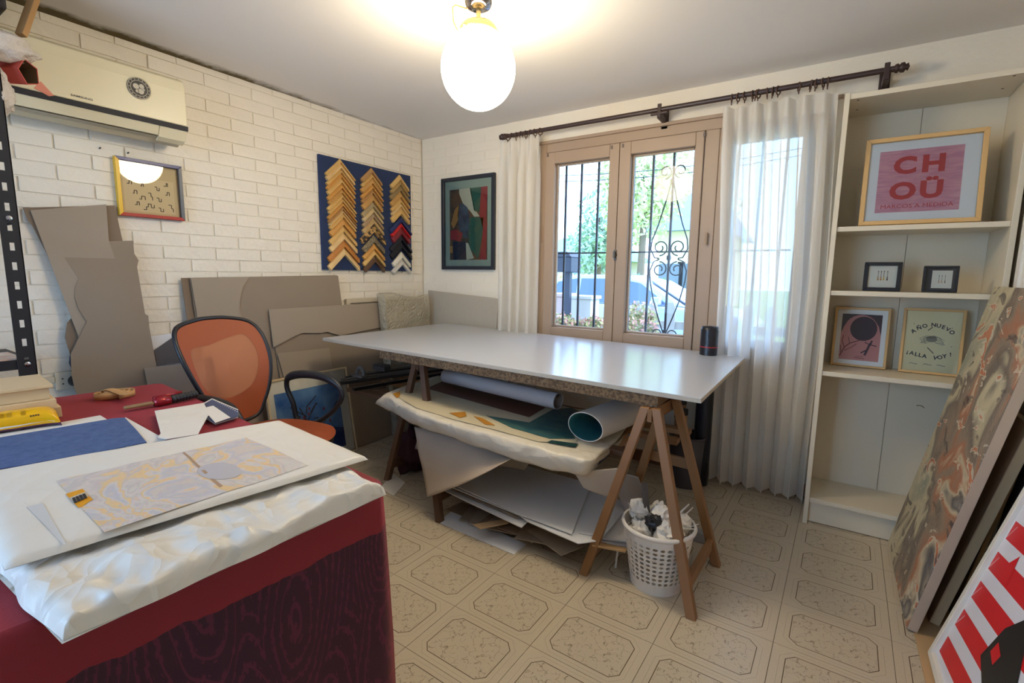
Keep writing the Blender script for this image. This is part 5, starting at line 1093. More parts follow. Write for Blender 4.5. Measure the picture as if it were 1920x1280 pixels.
# ---- scraps of board on the floor
tag(obj('floor_sheet', MB().prism([onz(x, y, .001) for x, y in ((821, 979), (850, 956), (986, 1021), (963, 1040))], (0, 0, .003)), m_fb), 'white sheet on the floor under the table', 'sheet')
rnd_ = random.Random(9)
for k in range(9):
    c = onz(880+k*20, 962+k*8.5, .01); a = rnd_.uniform(-.5, .5); w_, d_ = rnd_.uniform(.10, .17), rnd_.uniform(.05, .09); z = .005+k*.0065; ux = V((cos(a), sin(a), 0)); uy = V((-sin(a), cos(a), 0))
    c.z = 0; p = [c+ux*s1_*w_+uy*s2_*d_+V((0, .02, z)) for s1_, s2_ in ((-1, -1), (1, -1), (1, .8), (-.9, 1))]
    tag(obj('board_offcut', MB().prism(p, (0, 0, .005)), (m_card3, m_card, m_card2)[k % 3]), 'brown board offcut, %s from the left in the scrap pile under the table' % ORD[k], 'offcut', 'board offcuts piled under the table')
tag(obj('tan_offcut', MB().prism([onz(x, y, .068) for x, y in ((886, 984), (960, 972), (952, 982), (900, 992))], (0, 0, .004)), mat('tan_offcut', rgb(190, 160, 124), .8)), 'light tan offcut on top of the scrap pile', 'offcut')
# dark cloth bundle by the left trestle
q_ = onz(752, 892, 0); tag(obj('dark_cloth', blob((q_.x, q_.y+.12, .13), .10, .12, .13, 12, .5, 26, 20), mat('maroon_cloth', rgb(66, 30, 42), .8, var=.2, vs=9), smooth=True), 'dark maroon cloth bundle on the floor by the left trestle', 'cloth')
q_ = onz(728, 905, 0); tag(obj('paper_scrap', MB().prism([onz(x, y, .002) for x, y in ((712, 915), (738, 888), (760, 905), (738, 930))], (0, 0, .002)), m_white_p), 'pale paper scrap on the floor beside the maroon cloth', 'paper scrap')
# ---- mouldings poking out at the left under the table
zs_ = .498
mstr = [((632, 722), (884, 688), rgb(60, 58, 58), .03), ((640, 716), (884, 682), rgb(120, 118, 116), .022), ((648, 711), (884, 677), rgb(70, 68, 66), .02), ((656, 706), (884, 673), rgb(150, 148, 146), .018), ((662, 733), (880, 694), rgb(32, 30, 32), .03)]
for k, (a, b, c, w_) in enumerate(mstr):
    A, B = onz(*a, zs_), onz(*b, zs_); nm = ('charcoal', 'silver-grey', 'dark grey', 'bright aluminium', 'black')[k]
    d_ = (B-A).normalized(); B = A+d_*1.02
    tag(obj('frame_moulding', MB().bar(A+V((0, 0, .011)), B+V((0, 0, .011)), w_, .02), mat('mould_%d' % k, c, .35, metal=.4), bevel=.002), '%s frame moulding lying across the battens' % nm, 'moulding', 'mouldings across the battens')
q_ = onz(676, 706, zs_+.03); cl = MB(); cl.prism([(q_.x+dx, q_.y+dy, q_.z) for dx, dy in ((-.05, -.03), (.05, -.03), (.05, .03), (-.05, .03))], (0, 0, .012)); cl.tube([V((q_.x+.035*cos(a), q_.y, q_.z+.012+.05*sin(a))) for a in [pi*k/12 for k in range(13)]], .012, 8)
tag(obj('corner_clamp', cl, mat('clamp_grey', rgb(104, 104, 104), .5)), 'grey arched clamp on the mouldings', 'clamp')
q_ = onz(716, 694, zs_+.03); rb_ = MB(); rb_.box((q_.x-.06, q_.y-.03, q_.z), (q_.x+.06, q_.y+.03, q_.z+.03))
for k in range(7): rb_.box((q_.x-.058+.017*k, q_.y-.03, q_.z+.03), (q_.x-.049+.017*k, q_.y+.03, q_.z+.045))
tag(obj('ribbed_block', rb_, mat('block_grey', rgb(84, 82, 82), .6)), 'dark ribbed block on the mouldings', 'block')
# ================================================================== WASTE BASKET
BC = V((-.495, 1.842, 0)); bh, r0b, r1b = .255, .098, .136
bk_ = thing('waste_basket', 'white perforated plastic waste basket under the table end', 'waste basket', BC)
m_bas = mat('basket_white', rgb(226, 220, 212), .35)
rad = lambda z: lerp(r0b, r1b, z/bh)
bs_ = MB(); NC, NR = 30, 9; z_lo, z_hi = .045, .215; ch = (z_hi-z_lo)/NR
def cyl(a, z): r = rad(z); return BC+V((r*cos(a), r*sin(a), z))
for i in range(NC):
    for j in range(NR):
        a0_, a1_ = 2*pi*i/NC, 2*pi*(i+1)/NC; za, zb_ = z_lo+ch*j, z_lo+ch*(j+1); am, zm = (a0_+a1_)/2, (za+zb_)/2
        out = [(a0_, za), (am, za), (a1_, za), (a1_, zm), (a1_, zb_), (am, zb_), (a0_, zb_), (a0_, zm)]
        inn = [(am+(a1_-a0_)*.36*cos(t_), zm+ch*.36*sin(t_)) for t_ in [(-3+k)*pi/4 for k in range(8)]]
        bs_.add([cyl(*p) for p in out]+[cyl(*p) for p in inn], [(k, (k+1) % 8, 8+(k+1) % 8, 8+k) for k in range(8)])
def band(za, zb_, n=60): bs_.add([cyl(2*pi*k/n, z) for z in (za, zb_) for k in range(n)], [(k, (k+1) % n, n+(k+1) % n, n+k) for k in range(n)])
band(0, z_lo); band(z_hi, bh); obj('basket_wall', bs_, m_bas, bk_, solid=.0025)
obj('basket_base', MB().lathe([(.001, .002), (r0b-.002, .002), (r0b-.002, .006)], BC, 40), m_bas, bk_)
obj('rim', MB().lathe([(r1b-.003, bh-.012), (r1b+.006, bh-.012), (r1b+.009, bh-.004), (r1b+.006, bh+.003), (r1b-.003, bh+.003)], BC, 48), m_bas, bk_, smooth=True)
rnd_ = random.Random(21)
def crumple(c, r, seed):
    mb = MB(); c = V(c)
    def f(u, v):
        a_, b_ = 2*pi*u, pi*v; d_ = V((cos(a_)*sin(b_), sin(a_)*sin(b_), cos(b_))); k = .8+.55*abs(noise.noise(d_*2.2+V((seed, 0, 0))))+.3*noise.cell(d_*3+V((0, seed, 0)))*.4
        return c+d_*r*k
    return mb.grid(f, 16, 11)
cp = [(-.06, -.03, .20, .062), (.05, -.05, .235, .058), (-.02, .06, .24, .06), (.07, .04, .25, .05), (-.085, .02, .275, .045), (.01, 0, .28, .05)]
for k, (dx, dy, z, r) in enumerate(cp): tag(obj('crumpled_paper', crumple(BC+V((dx, dy, z)), r, k*3+1), m_white_p), 'crumpled white paper in the waste basket', 'crumpled paper', 'crumpled papers in the basket')
tag(obj('black_wad', crumple(BC+V((-.005, -.045, .27)), .036, 40), mat('black_plastic', rgb(34, 34, 38), .35)), 'black plastic wad among the basket papers', 'plastic wad')
for k in range(12):
    a = rnd_.uniform(0, 6.28); r = rnd_.uniform(.02, .09); p = BC+V((r*cos(a), r*sin(a), .25)); d_ = V((cos(a)*rnd_.uniform(.2, 1), sin(a)*rnd_.uniform(.2, 1), rnd_.uniform(.25, .9))).normalized()
    tag(obj('paper_shred', MB().bar(p, p+d_*rnd_.uniform(.06, .11), .006, .0012), m_white_p), 'thin white paper strip sticking out of the waste basket', 'paper strip', 'paper strips in the basket')
p = BC+V((-.045, -.0, .24)); tag(obj('dark_stick', MB().bar(p, p+V((-.03, .03, .15)), .024, .012), mat('stick_grey', rgb(92, 84, 78), .7), bevel=.001), 'dark grey moulding stub standing in the waste basket', 'stick')
q_ = onz(1306, 1012, .0); tag(obj('grey_box_scrap', MB().box((q_.x-.04, q_.y-.02, 0), (q_.x+.045, q_.y+.03, .045)), mat('scrap_grey', rgb(150, 148, 146), .6)), 'small grey carton behind the waste basket', 'carton')
# ================================================================== DARK BIN WITH TUBES BY THE CURTAIN
NB = V((-.634, 2.885, 0))
nb = thing('dark_bin', 'dark grey bin with tubes beside the curtain', 'bin', NB); m_bin = mat('bin_grey', rgb(70, 66, 70), .5, alpha=.93)
obj('bin_wall', MB().lathe([(.088, .004), (.104, .30), (.101, .30), (.085, .004)], NB, 40), m_bin, nb, smooth=True); obj('bin_base', MB().lathe([(.001, 0), (.096, 0), (.096, .008), (.001, .008)], NB, 40), m_bin, nb)
obj('rim', MB().lathe([(.1, .296), (.108, .296), (.108, .304), (.1, .304)], NB, 40), m_bin, nb)
m_bag = mat('black_bag', rgb(26, 28, 40), .3, bump=.3, bs=30)
tt = ony(1331, 612, 2.9)
bt = thing('black_tube', 'tall black wrapped tube rising above the table by the window', 'tube', (NB.x+.045, NB.y+.02, .01))
xx, yy = tt.x, NB.y+.02
obj('tube_body', MB().lathe([(.003, .012), (.046, .012), (.048, .3), (.047, .6), (.048, tt.z-.02), (.044, tt.z), (.003, tt.z+.003)], (xx, yy, 0), 28), m_bag, bt, smooth=True)
obj('red_band', MB().lathe([(.0482, tt.z-.118), (.0488, tt.z-.116), (.0482, tt.z-.112)], (xx, yy, 0), 28), mat('red_line', rgb(170, 40, 50), .4), bt)
for k, (dx, dy, h_) in enumerate(((-.055, -.03, .43), (-.02, -.05, .46), (-.05, .035, .50))):
    t = thing('mailing_tube', ('shorter tan mailing tube with black cap in the dark bin', 'middle tan mailing tube with black cap in the dark bin', 'rear tan mailing tube with black cap in the dark bin')[k], 'mailing tube', NB+V((dx, dy, .01)), 'mailing tubes in the dark bin')
    obj('tube_body', MB().lathe([(.003, .012), (.021, .012), (.021, h_)], NB+V((dx, dy, 0)), 20), mat('tan_tube', rgb(160, 120, 84), .6), t, smooth=True); obj('cap', MB().lathe([(.022, h_-.03), (.0235, h_-.028), (.0235, h_+.004), (.002, h_+.004)], NB+V((dx, dy, 0)), 20), mbk, t, smooth=True)
# ================================================================== DESK WITH BURGUNDY CLOTH
ZD = .75
DA, DB = V((-.820, .722, 0)), V((-2.350, .866, 0)); UXd = (DA-DB).normalized(); UYd = V((-UXd.y, UXd.x, 0)); DLn, DDp = (DA-DB).length, .98
def dk_(s, t, z): return DA-UXd*s-UYd*t+V((0, 0, z))     # s along the far edge from the right corner, t towards the camera
ds = thing('desk', 'desk under a burgundy tablecloth in the foreground', 'desk', dk_(DLn/2, DDp/2, 0))
m_dw = mat('desk_wood', rgb(120, 86, 58), .6)
obj('desk_top', MB().hexa([dk_(.02, .02, ZD-.03), dk_(DLn-.02, .02, ZD-.03), dk_(DLn-.02, DDp-.02, ZD-.03), dk_(.02, DDp-.02, ZD-.03), dk_(.02, .02, ZD-.006), dk_(DLn-.02, .02, ZD-.006), dk_(DLn-.02, DDp-.02, ZD-.006), dk_(.02, DDp-.02, ZD-.006)]), m_dw, ds)
for s, t_ in ((.07, .07), (DLn-.07, .07), (.07, DDp-.07), (DLn-.07, DDp-.07)):
    obj('leg', MB().bar(dk_(s, t_, 0), dk_(s, t_, ZD-.03), .05, .05, up=(0, 1, 0)), m_dw, ds)
def cloth_mat():
    m = mat('burgundy_cloth', rgb(128, 26, 40), .72); n = m.node_tree.nodes; L = m.node_tree.links; b = n['Principled BSDF']
    b.inputs['Sheen Weight'].default_value = .35; b.inputs['Sheen Tint'].default_value = rgb(210, 90, 90)
    t = n.new('ShaderNodeTexCoord'); s = n.new('ShaderNodeSeparateXYZ'); L.new(t.outputs['Object'], s.inputs[0])
    def M(op, a, c=None):
        q = n.new('ShaderNodeMath'); q.operation = op
        for i, k in enumerate((a, c)):
            if k is None: continue
            if isinstance(k, (int, float)): q.inputs[i].default_value = k
            else: L.new(k, q.inputs[i])
        return q.outputs[0]
    cb = n.new('ShaderNodeCombineXYZ'); L.new(M('ADD', s.outputs[0], s.outputs[1]), cb.inputs[0]); L.new(M('MULTIPLY', s.outputs[2], .42), cb.inputs[1])
    no = n.new('ShaderNodeTexNoise'); no.inputs['Scale'].default_value = 5; L.new(cb.outputs[0], no.inputs[0])
    mv = n.new('ShaderNodeMix'); mv.data_type = 'VECTOR'; mv.inputs[0].default_value = .10; L.new(cb.outputs[0], mv.inputs[4]); L.new(no.outputs[1], mv.inputs[5])
    vo = n.new('ShaderNodeTexVoronoi'); vo.inputs['Scale'].default_value = 8.0; L.new(mv.outputs[1], vo.inputs['Vector'])
    ring = M('SINE', M('MULTIPLY', vo.outputs['Distance'], 62.0))
    v2 = n.new('ShaderNodeTexVoronoi'); v2.inputs['Scale'].default_value = 120; L.new(cb.outputs[0], v2.inputs['Vector'])
    dots = M('LESS_THAN', v2.outputs['Distance'], .42)
    pat = M('MAXIMUM', M('GREATER_THAN', ring, .9), M('MULTIPLY', dots, M('GREATER_THAN', ring, .0)))
    n5 = n.new('ShaderNodeTexNoise'); n5.inputs['Scale'].default_value = 14; L.new(cb.outputs[0], n5.inputs[0])
    edge = M('ADD', s.outputs[2], M('MULTIPLY', n5.outputs[0], .03))
    low = M('LESS_THAN', edge, .662)
    m1 = n.new('ShaderNodeMix'); m1.data_type = 'RGBA'; m1.inputs[6].default_value = rgb(50, 10, 34); m1.inputs[7].default_value = rgb(84, 22, 50); L.new(pat, m1.inputs[0])
    m2 = n.new('ShaderNodeMix'); m2.data_type = 'RGBA'; m2.inputs[6].default_value = rgb(134, 28, 40); L.new(low, m2.inputs[0]); L.new(m1.outputs[2], m2.inputs[7]); L.new(m2.outputs[2], b.inputs['Base Color'])
    wv = n.new('ShaderNodeTexNoise'); wv.inputs['Scale'].default_value = 350; L.new(t.outputs['Object'], wv.inputs[0])
    bp = n.new('ShaderNodeBump'); bp.inputs['Strength'].default_value = .2; bp.inputs['Distance'].default_value = .003; L.new(wv.outputs[0], bp.inputs['Height']); L.new(bp.outputs[0], b.inputs['Normal'])
    return m
m_cloth = cloth_mat()
# the cloth: flat top, then a rounded edge and a slightly wavy drop all round
def cloth():
    mb = MB(); n = 200; per = []
    # perimeter as a rounded rectangle with outward normals
    W, D = DLn, DDp; r = .02
    segs = [((r, 0), (W-r, 0), (0, -1)), ((W, r), (W, D-r), (1, 0)), ((W-r, D), (r, D), (0, 1)), ((0, D-r), (0, r), (-1, 0))]
    cnt = [70, 44, 70, 60]
    for (a, b, nn_), c in zip(segs, cnt):
        for k in range(c): f = k/(c-1); per.append((lerp(a[0], b[0], f), lerp(a[1], b[1], f), nn_))
    N = len(per); acc = 0; dist = [0]
    for i in range(1, N): dist.append(dist[-1]+math.hypot(per[i][0]-per[i-1][0], per[i][1]-per[i-1][1]))
    rows = [(0, 0.0), (.006, -.004), (.010, -.014), (.013, -.04), (.017, -.12), (.022, -.25), (.028, -.42), (.032, -.58), (.034, -.715)]
    ring = []
    for (o_, dz) in rows:
        rr = []
        for i, (s, t_, nn_) in enumerate(per):
            amp = .012*min(1, -dz/.4); wv = amp*(sin(dist[i]*11)+.6*sin(dist[i]*23+1)); oo = o_+wv*(1 if dz < -.03 else 0)
            # soft corner: outward direction blends near the ends of each side
            rr.append(dk_(s+nn_[0]*oo, t_+nn_[1]*oo, ZD+dz))
        ring.append(rr)
    vs = [p for rr in ring for p in rr]; fs = []
    for j in range(len(rows)-1):
        for i in range(N): k = (i+1) % N; fs.append((j*N+i, j*N+k, (j+1)*N+k, (j+1)*N+i))
    mb.add(vs, fs); mb.add(ring[0], [list(range(N))])
    return mb
cl_ = obj('tablecloth', cloth(), m_cloth, smooth=True); tag(cl_, 'burgundy tablecloth with dark paisley border on the desk', 'tablecloth')
md = cl_.modifiers.new('edges', 'EDGE_SPLIT'); md.split_angle = radians(60)
# ---- wrapped bundles
m_tis2 = crumple_mat('glassine', rgb(228, 221, 208), .22, 8)
def slab(name, label, px, z0, th, seed, m, crum=.004, cat='wrapped picture', droop=None, base=None):
    # px: near-left, near-right, far-right, far-left
    q_ = [onz(x, y, z0+th) for x, y in px]
    t = thing(name, label, cat, (q_[0]+q_[2])/2-V((0, 0, th)))
    def f(u, v):
        p = bil(q_, u, v); e = min(u, 1-u, v, 1-v); rr = min(1, e/.045)
        p.z = z0+th*sqrt(max(0, 1-(1-rr)**2)); c_ = crum*(noise.noise(V((p.x*7+seed, p.y*7, 1)))+.6*noise.noise(V((p.x*19, p.y*19+seed, 3))))
        p.z += c_*rr; p.x += crum*.6*noise.noise(V((p.y*12, seed, 2)))*(1-rr); p.y += crum*.9*noise.noise(V((p.x*14, seed, 4)))*(1-rr)
        if droop: p = droop(p, u, v)
        p.z = max(p.z, z0+.0005); return p
    mb = MB(); mb.grid(f, 110, 64); o_ = obj('wrapping', mb, m, t, smooth=True)
    c0 = [q_[0], q_[1], q_[2], q_[3]]; un = MB(); un.poly([V((p.x, p.y, z0)) for p in c0]); obj('underside', un, m, t)
    return t, q_, f
m_cru = crumple_mat('crumpled_tissue', rgb(232, 226, 214), 1.0)
def foldy(p, u, v):
    d = noise.voronoi(V((p.x*11+.3*noise.noise(p*9), p.y*15, .5)))[0]; d2 = noise.voronoi(V((p.x*26, p.y*30, 2.5)))[0]
    e = min(1, min(u, 1-u, v, 1-v)/.06)
    p.z += (.030*(d[0]-.35)+.010*(d2[0]-.35))*max(.15, 1-v*1.1)*e
    o_ = (1-min(1, min(v, u, 1-u)/.05)); p.y += .012*o_*noise.noise(V((p.x*9, p.y*9, 4))); p.x += .012*o_*noise.noise(V((p.x*9, p.y*9, 8))); return p
slab('wrapped_picture', 'crumpled white tissue bundle at the front edge of the desk', [(112, 1172), (722, 906), (640, 862), (-20, 1040)], ZD+.003, .026, 3, m_cru, .0035, 'wrapped picture', foldy)
sh = MB(); sh.prism([onz(x, y, ZD+.001) for x, y in ((45, 1142), (90, 1136), (60, 1060), (5, 1070))], (0, 0, .0015)); tag(obj('white_sheet', sh, m_white_p), 'white sheet edge under the crumpled tissue bundle', 'sheet')
zU = ZD+.042
t_up, qU, fU = slab('wrapped_picture', 'picture wrapped in translucent paper with an orange label', [(6, 1055), (690, 852), (527, 784), (-70, 888)], zU, .012, 7, m_tis2, .0022)
# the print that shows through the wrapping: colour fields just above the paper surface
def print_mat():
    m = mat('veiled_print', (1, 1, 1, 1), .45); n = m.node_tree.nodes; L = m.node_tree.links; b = n['Principled BSDF']
    t = n.new('ShaderNodeTexCoord'); a = n.new('ShaderNodeTexNoise'); a.inputs['Scale'].default_value = 5; a.inputs['Detail'].default_value = 2.5; a.inputs['Distortion'].default_value = 2.6; L.new(t.outputs['Object'], a.inputs[0])
    r = n.new('ShaderNodeValToRGB'); e = r.color_ramp; e.elements[0].position = .34; e.elements[0].color = rgb(222, 212, 202); e.elements[1].position = .72; e.elements[1].color = rgb(220, 206, 194)
    for p_, c_ in ((.40, (208, 198, 194)), (.45, (226, 214, 204)), (.49, (212, 200, 196)), (.515, (240, 206, 150)), (.545, (236, 202, 152)), (.57, (222, 212, 206)), (.64, (202, 198, 204))): q = e.elements.new(p_); q.color = rgb(*c_)
    L.new(a.outputs[0], r.inputs[0])
    g_ = n.new('ShaderNodeTexNoise'); g_.inputs['Scale'].default_value = 120; L.new(t.outputs['Object'], g_.inputs[0])
    mx = n.new('ShaderNodeMix'); mx.data_type = 'RGBA'; mx.blend_type = 'MULTIPLY'; mx.inputs[0].default_value = .22; L.new(r.outputs[0], mx.inputs[6]); L.new(g_.outputs[1], mx.inputs[7]); L.new(mx.outputs[2], b.inputs['Base Color'])
    return m
def on_surface(px, nu, nv, m, name, lift=.0008, parent=t_up):
    z_ = zU+.012; q_ = [onz(x, y, z_) for x, y in px]
    # find the surface height by the same noise as the wrapping
    def f(u, v):
        p = bil(q_, u, v); c_ = .0022*(noise.noise(V((p.x*7+7, p.y*7, 1)))+.6*noise.noise(V((p.x*19, p.y*19+7, 3)))); p.z = z_+c_+lift; return p
    return obj(name, MB().grid(f, nu, nv), m, parent, smooth=True, recalc=False)
on_surface([(196, 998), (578, 872), (462, 820), (105, 902)], 40, 20, print_mat(), 'veiled_print')
on_surface([(412, 915), (418, 912), (346, 848), (342, 850)], 2, 10, mat('veiled_line', rgb(170, 138, 110), .5), 'centre_line', .0012)
def oval(cx, cy, rx, ry, m, name, lift):
    z_ = zU+.012; pts = []
    for k in range(28):
        a = 2*pi*k/28; p = onz(cx+rx*cos(a), cy+ry*sin(a), z_); p.z += .0022*(noise.noise(V((p.x*7+7, p.y*7, 1)))+.6*noise.noise(V((p.x*19, p.y*19+7, 3))))+lift; pts.append(p)
    return obj(name, MB().poly(pts), m, t_up, recalc=False)
oval(411, 884, 42, 15, mat('veiled_grey', rgb(186, 182, 186), .45), 'grey_oval', .0014)
on_surface([(148, 953), (174, 937), (155, 918), (123, 928)], 4, 3, mat('label_orange', rgb(230, 158, 20), .4), 'orange_label', .0016)
on_surface([(138, 944), (167, 931), (160, 924), (131, 935)], 4, 2, mat('label_grey', rgb(200, 190, 170), .4), 'label_band', .0020)
lt = MB(); z_ = zU+.0148
for k in range(4):
    u = .14+.22*k; a0_, a1_ = vl(onz(138, 944, z_), onz(167, 931, z_), u), vl(onz(131, 935, z_), onz(160, 924, z_), u+.08); lt.bar(a0_, a1_, .004, .0004)
obj('label_marks', lt, m_ink, t_up)
# loose glassine edge lifting over the far side, and the blue-grey shape at the left under the paper
on_surface([(120, 1022), (124, 1020), (80, 944), (50, 951)], 6, 10, mat('veiled_blue', rgb(206, 205, 202), .45), 'veiled_shape', .0009)
lo = MB(); q_ = [onz(x, y, zU+.004) for x, y in ((70, 912), (330, 848), (312, 826), (160, 852))]
lo.grid(lambda u, v: bil(q_, u, v)+V((0, 0, .006*sin(pi*v)+.004*noise.noise(V((u*9, v*4, 2))))), 24, 6); tag(obj('loose_tissue', lo, m_tis2, smooth=True, solid=.0006), 'loose tissue edge between the blue felt and wrapped picture', 'tissue')
# ---- blue felt and white cards
def flatz(name, label, cat, px, z, th, m, group=None, bevel=0): return tag(obj(name, MB().prism([onz(x, y, z) for x, y in px], (0, 0, th)), m, bevel=bevel), label, cat, group)
flatz('white_sheet', 'rear white sheet under the blue felt', 'sheet', [(-30, 818), (188, 779), (206, 790), (60, 850), (-30, 860)], ZD+.001, .0015, m_white_p)
flatz('white_sheet', 'white sheet jutting right from under the blue felt', 'sheet', [(150, 800), (236, 783), (312, 825), (250, 845), (150, 860)], ZD+.003, .0015, m_white_p)
flatz('blue_felt', 'blue felt sheet on the desk', 'felt', [(-40, 828), (215, 785), (234, 784), (255, 806), (275, 830), (200, 845), (60, 870), (-40, 886)], ZD+.005, .0025, mat('blue_felt_sheet', rgb(84, 104, 146), .95, col2=rgb(62, 84, 126), var=.5, vs=60, bump=.3, bs=250))
flatz('envelope', 'crumpled white envelope beside the notebook', 'envelope', [(290, 771), (382, 756), (392, 775), (372, 798), (302, 815)], ZD+.0155, .002, m_tis2)
flatz('card', 'white card lying across the envelope', 'card', [(296, 820), (320, 790), (391, 778), (371, 815), (312, 824)], ZD+.0185, .002, mat('plain_card', rgb(226, 218, 206), .6))
flatz('card', 'small white card lying on the notebook', 'card', [(387, 764), (400, 761), (432, 783), (404, 793), (390, 778)], ZD+.016, .0015, mat('plain_card', rgb(226, 218, 206), .6))
nbk = thing('spiral_notebook', 'blue spiral notebook under the white cards', 'notebook', onz(410, 775, ZD+.002))
pxn = [(362, 771), (398, 751), (447, 772), (446, 783), (404, 796)]
obj('pages', MB().prism([onz(x, y, ZD+.003) for x, y in pxn], (0, 0, .009)), m_white_p, nbk); obj('cover', MB().prism([onz(x, y-2, ZD+.0125) for x, y in pxn], (0, 0, .0015)), mat('notebook_blue', rgb(52, 66, 100), .5), nbk)
for k in range(14):
    c = vl(onz(398, 751, ZD+.008), onz(445, 775, ZD+.008), k/13); obj('wire_loop', MB().tube([c+V((.0, .0, 0))+V((-.004*cos(a), .003*cos(a), .008*sin(a))) for a in [2*pi*j/8 for j in range(8)]], .0009, 4, closed=True), mat('wire_white', rgb(220, 220, 224), .3), nbk)
# ---- leather strap coil and red tool
stp_ = MB(); c = onz(214, 746, ZD)
def ribbon(pts, w):   # upright ribbon
    mb = MB(); vs = []
    for p in pts: vs += [V(p), V(p)+V((0, 0, w))]
    mb.add(vs, [(2*i, 2*i+2, 2*i+3, 2*i+1) for i in range(len(pts)-1)]); return mb
sp_pts = []
for k in range(70):
    a = k*.28; r = .052-.0005*k; sp_pts.append((c.x+r*1.35*cos(a)*.7+.0*k, c.y+r*1.3*sin(a), ZD+.003+.0001*k))
tag(obj('veneer_coil', ribbon(sp_pts, .022), mat('tan_veneer', rgb(196, 150, 96), .5, var=.1), smooth=True, solid=.0015), 'coil of tan edging strip on the desk', 'edging coil')
fl2 = MB(); A, B = onz(205, 728, ZD+.03), onz(252, 736, ZD+.03); fl2.grid(lambda u, v: vl(A, B, u)+V((0, 0, .004*sin(6*u)))+V((.012, -.03, 0))*v, 14, 3); tag(obj('veneer_strip', fl2, mat('tan_veneer', rgb(196, 150, 96), .5), smooth=True, solid=.0012), 'short tan edging strip lying on the coil', 'edging strip')
tl = thing('hand_tool', 'red handled cutting tool with black grip on the desk', 'tool', onz(300, 752, ZD))
m_tred = mat('tool_red', rgb(150, 30, 40), .25, metal=.3); p1, p2, p3, p4 = onz(232, 765, ZD+.014), onz(288, 755, ZD+.016), onz(320, 749, ZD+.017), onz(368, 738, ZD+.018)
obj('blade_head', MB().bar(p1, p2, .022, .010), mat('tool_brass', rgb(176, 150, 110), .35, metal=.6), tl, bevel=.003); obj('tool_body', MB().tube([p2, vl(p2, p3, .3), p3], [.013, .017, .014], 14), m_tred, tl, smooth=True); obj('upper_lever', MB().tube([onz(288, 747, ZD+.03), onz(340, 735, ZD+.032)], [.008, .006], 10), m_tred, tl, smooth=True)
rr_ = [.0135+.0015*(k % 2) for k in range(17)]; obj('grip', MB().tube([vl(p3, p4, k/16) for k in range(17)], rr_, 12), mbk, tl)
# ---- stacked wooden slabs and yellow biscuit packet
m_ply = mat('raw_panel', rgb(214, 188, 146), .6, var=.07, vs=5, stretch=(.3, 1, 4)); m_plyt = mat('panel_top', rgb(232, 220, 196), .6)
zc2 = ZD+.001
specs = [((106, 760), .034, 'bottom wooden slab of the stack on the desk'), ((90, 752), .030, 'second wooden slab from the bottom of the stack'), ((78, 735), .036, 'third wooden slab from the bottom of the stack'), ((82, 704), .010, 'thin top wooden slab of the stack')]
for k, ((px, py), th, lab) in enumerate(specs):
    zz_ = zc2; R_ = onz(px, py, zz_ if k == 0 else zz_); R_ = onz(px, py, zz_+0.0) if k == 0 else V((-2.245+(-.012, .018, -.004, .012)[k], .492+(-.0, -.012, -.022, -.018)[k], 0))
    R0 = V((-2.245+(.0, .02, .0, .012)[k], .492+(.0, -.014, -.024, -.016)[k], zz_)); ex = V((.995, -.09, 0)); ey = V((.09, .995, 0))
    p = [R0-ey*.34, R0-ey*.34+ex*.26, R0+ex*.26, R0]
    p = [R0+ex*.0, R0-ey*.40, R0-ey*.40-ex*.09+ex*.0, R0-ex*.09]
    hh_ = th
    mb = MB(); mb.prism([R0+ex*.20, R0-ex*.04, R0-ex*.04-ey*.42, R0+ex*.20-ey*.42], (0, 0, hh_)); tag(obj('wooden_slab', mb, [m_ply], bevel=.0015), lab, 'wood slab', 'stacked wood slabs on the desk'); zc2 += hh_+.0006
pk_ = thing('biscuit_packet', 'yellow biscuit packet on the desk', 'packet', onz(40, 790, ZD))
A = onz(112, 788, ZD); 
def pack(u, v):
    # u along the packet (right end at u=1), v round the section
    L_ = .30; c = V((A.x+.03, A.y-.005, ZD))+V((-.18, -.985, 0)).normalized()*L_*(1-u)
    pr = min(1, min(u, 1-u)/.13); hw = lerp(.055, .045, pr); hz = .002+.052*sqrt(max(0, 1-(1-pr)**2))/2
    a = 2*pi*v; side = V((-.985, .18, 0)).normalized()
    sx = abs(cos(a))**.7*(1 if cos(a) > 0 else -1); sz = abs(sin(a))**.7*(1 if sin(a) > 0 else -1)
    w_ = .0025*noise.noise(V((u*14, v*9, 3)))
    return c+side*(sx*hw)+V((0, 0, hz+.001+sz*hz+w_*pr))
def packmat():
    m = mat('packet_film', rgb(238, 178, 8), .22); n = m.node_tree.nodes; L = m.node_tree.links; b = n['Principled BSDF']
    t = n.new('ShaderNodeTexCoord'); s = n.new('ShaderNodeSeparateXYZ'); L.new(t.outputs['Object'], s.inputs[0])
    q = n.new('ShaderNodeMath'); q.operation = 'LESS_THAN'; q.inputs[1].default_value = ZD+.014; L.new(s.outputs[2], q.inputs[0])
    mx = n.new('ShaderNodeMix'); mx.data_type = 'RGBA'; L.new(q.outputs[0], mx.inputs[0]); mx.inputs[6].default_value = rgb(240, 180, 8); mx.inputs[7].default_value = rgb(84, 40, 70); L.new(mx.outputs[2], b.inputs['Base Color']); return m
obj('film', MB().grid(pack, 40, 26), packmat(), pk_, smooth=True)
def pk_surf(u, v, d=.0012):
    v = .5-v; p = V(pack(u, v)); c = V(pack(u, .5)).lerp(V(pack(u, 0)), .5); return p+(p-c).normalized()*d
sw = MB(); sw.grid(lambda a, b: pk_surf(lerp(.30, .95, a), lerp(.985, .94+.05*a, b)-0.0), 20, 3); obj('white_swoosh', sw, mat('packet_white', rgb(236, 232, 224), .25), pk_, smooth=True, recalc=False)
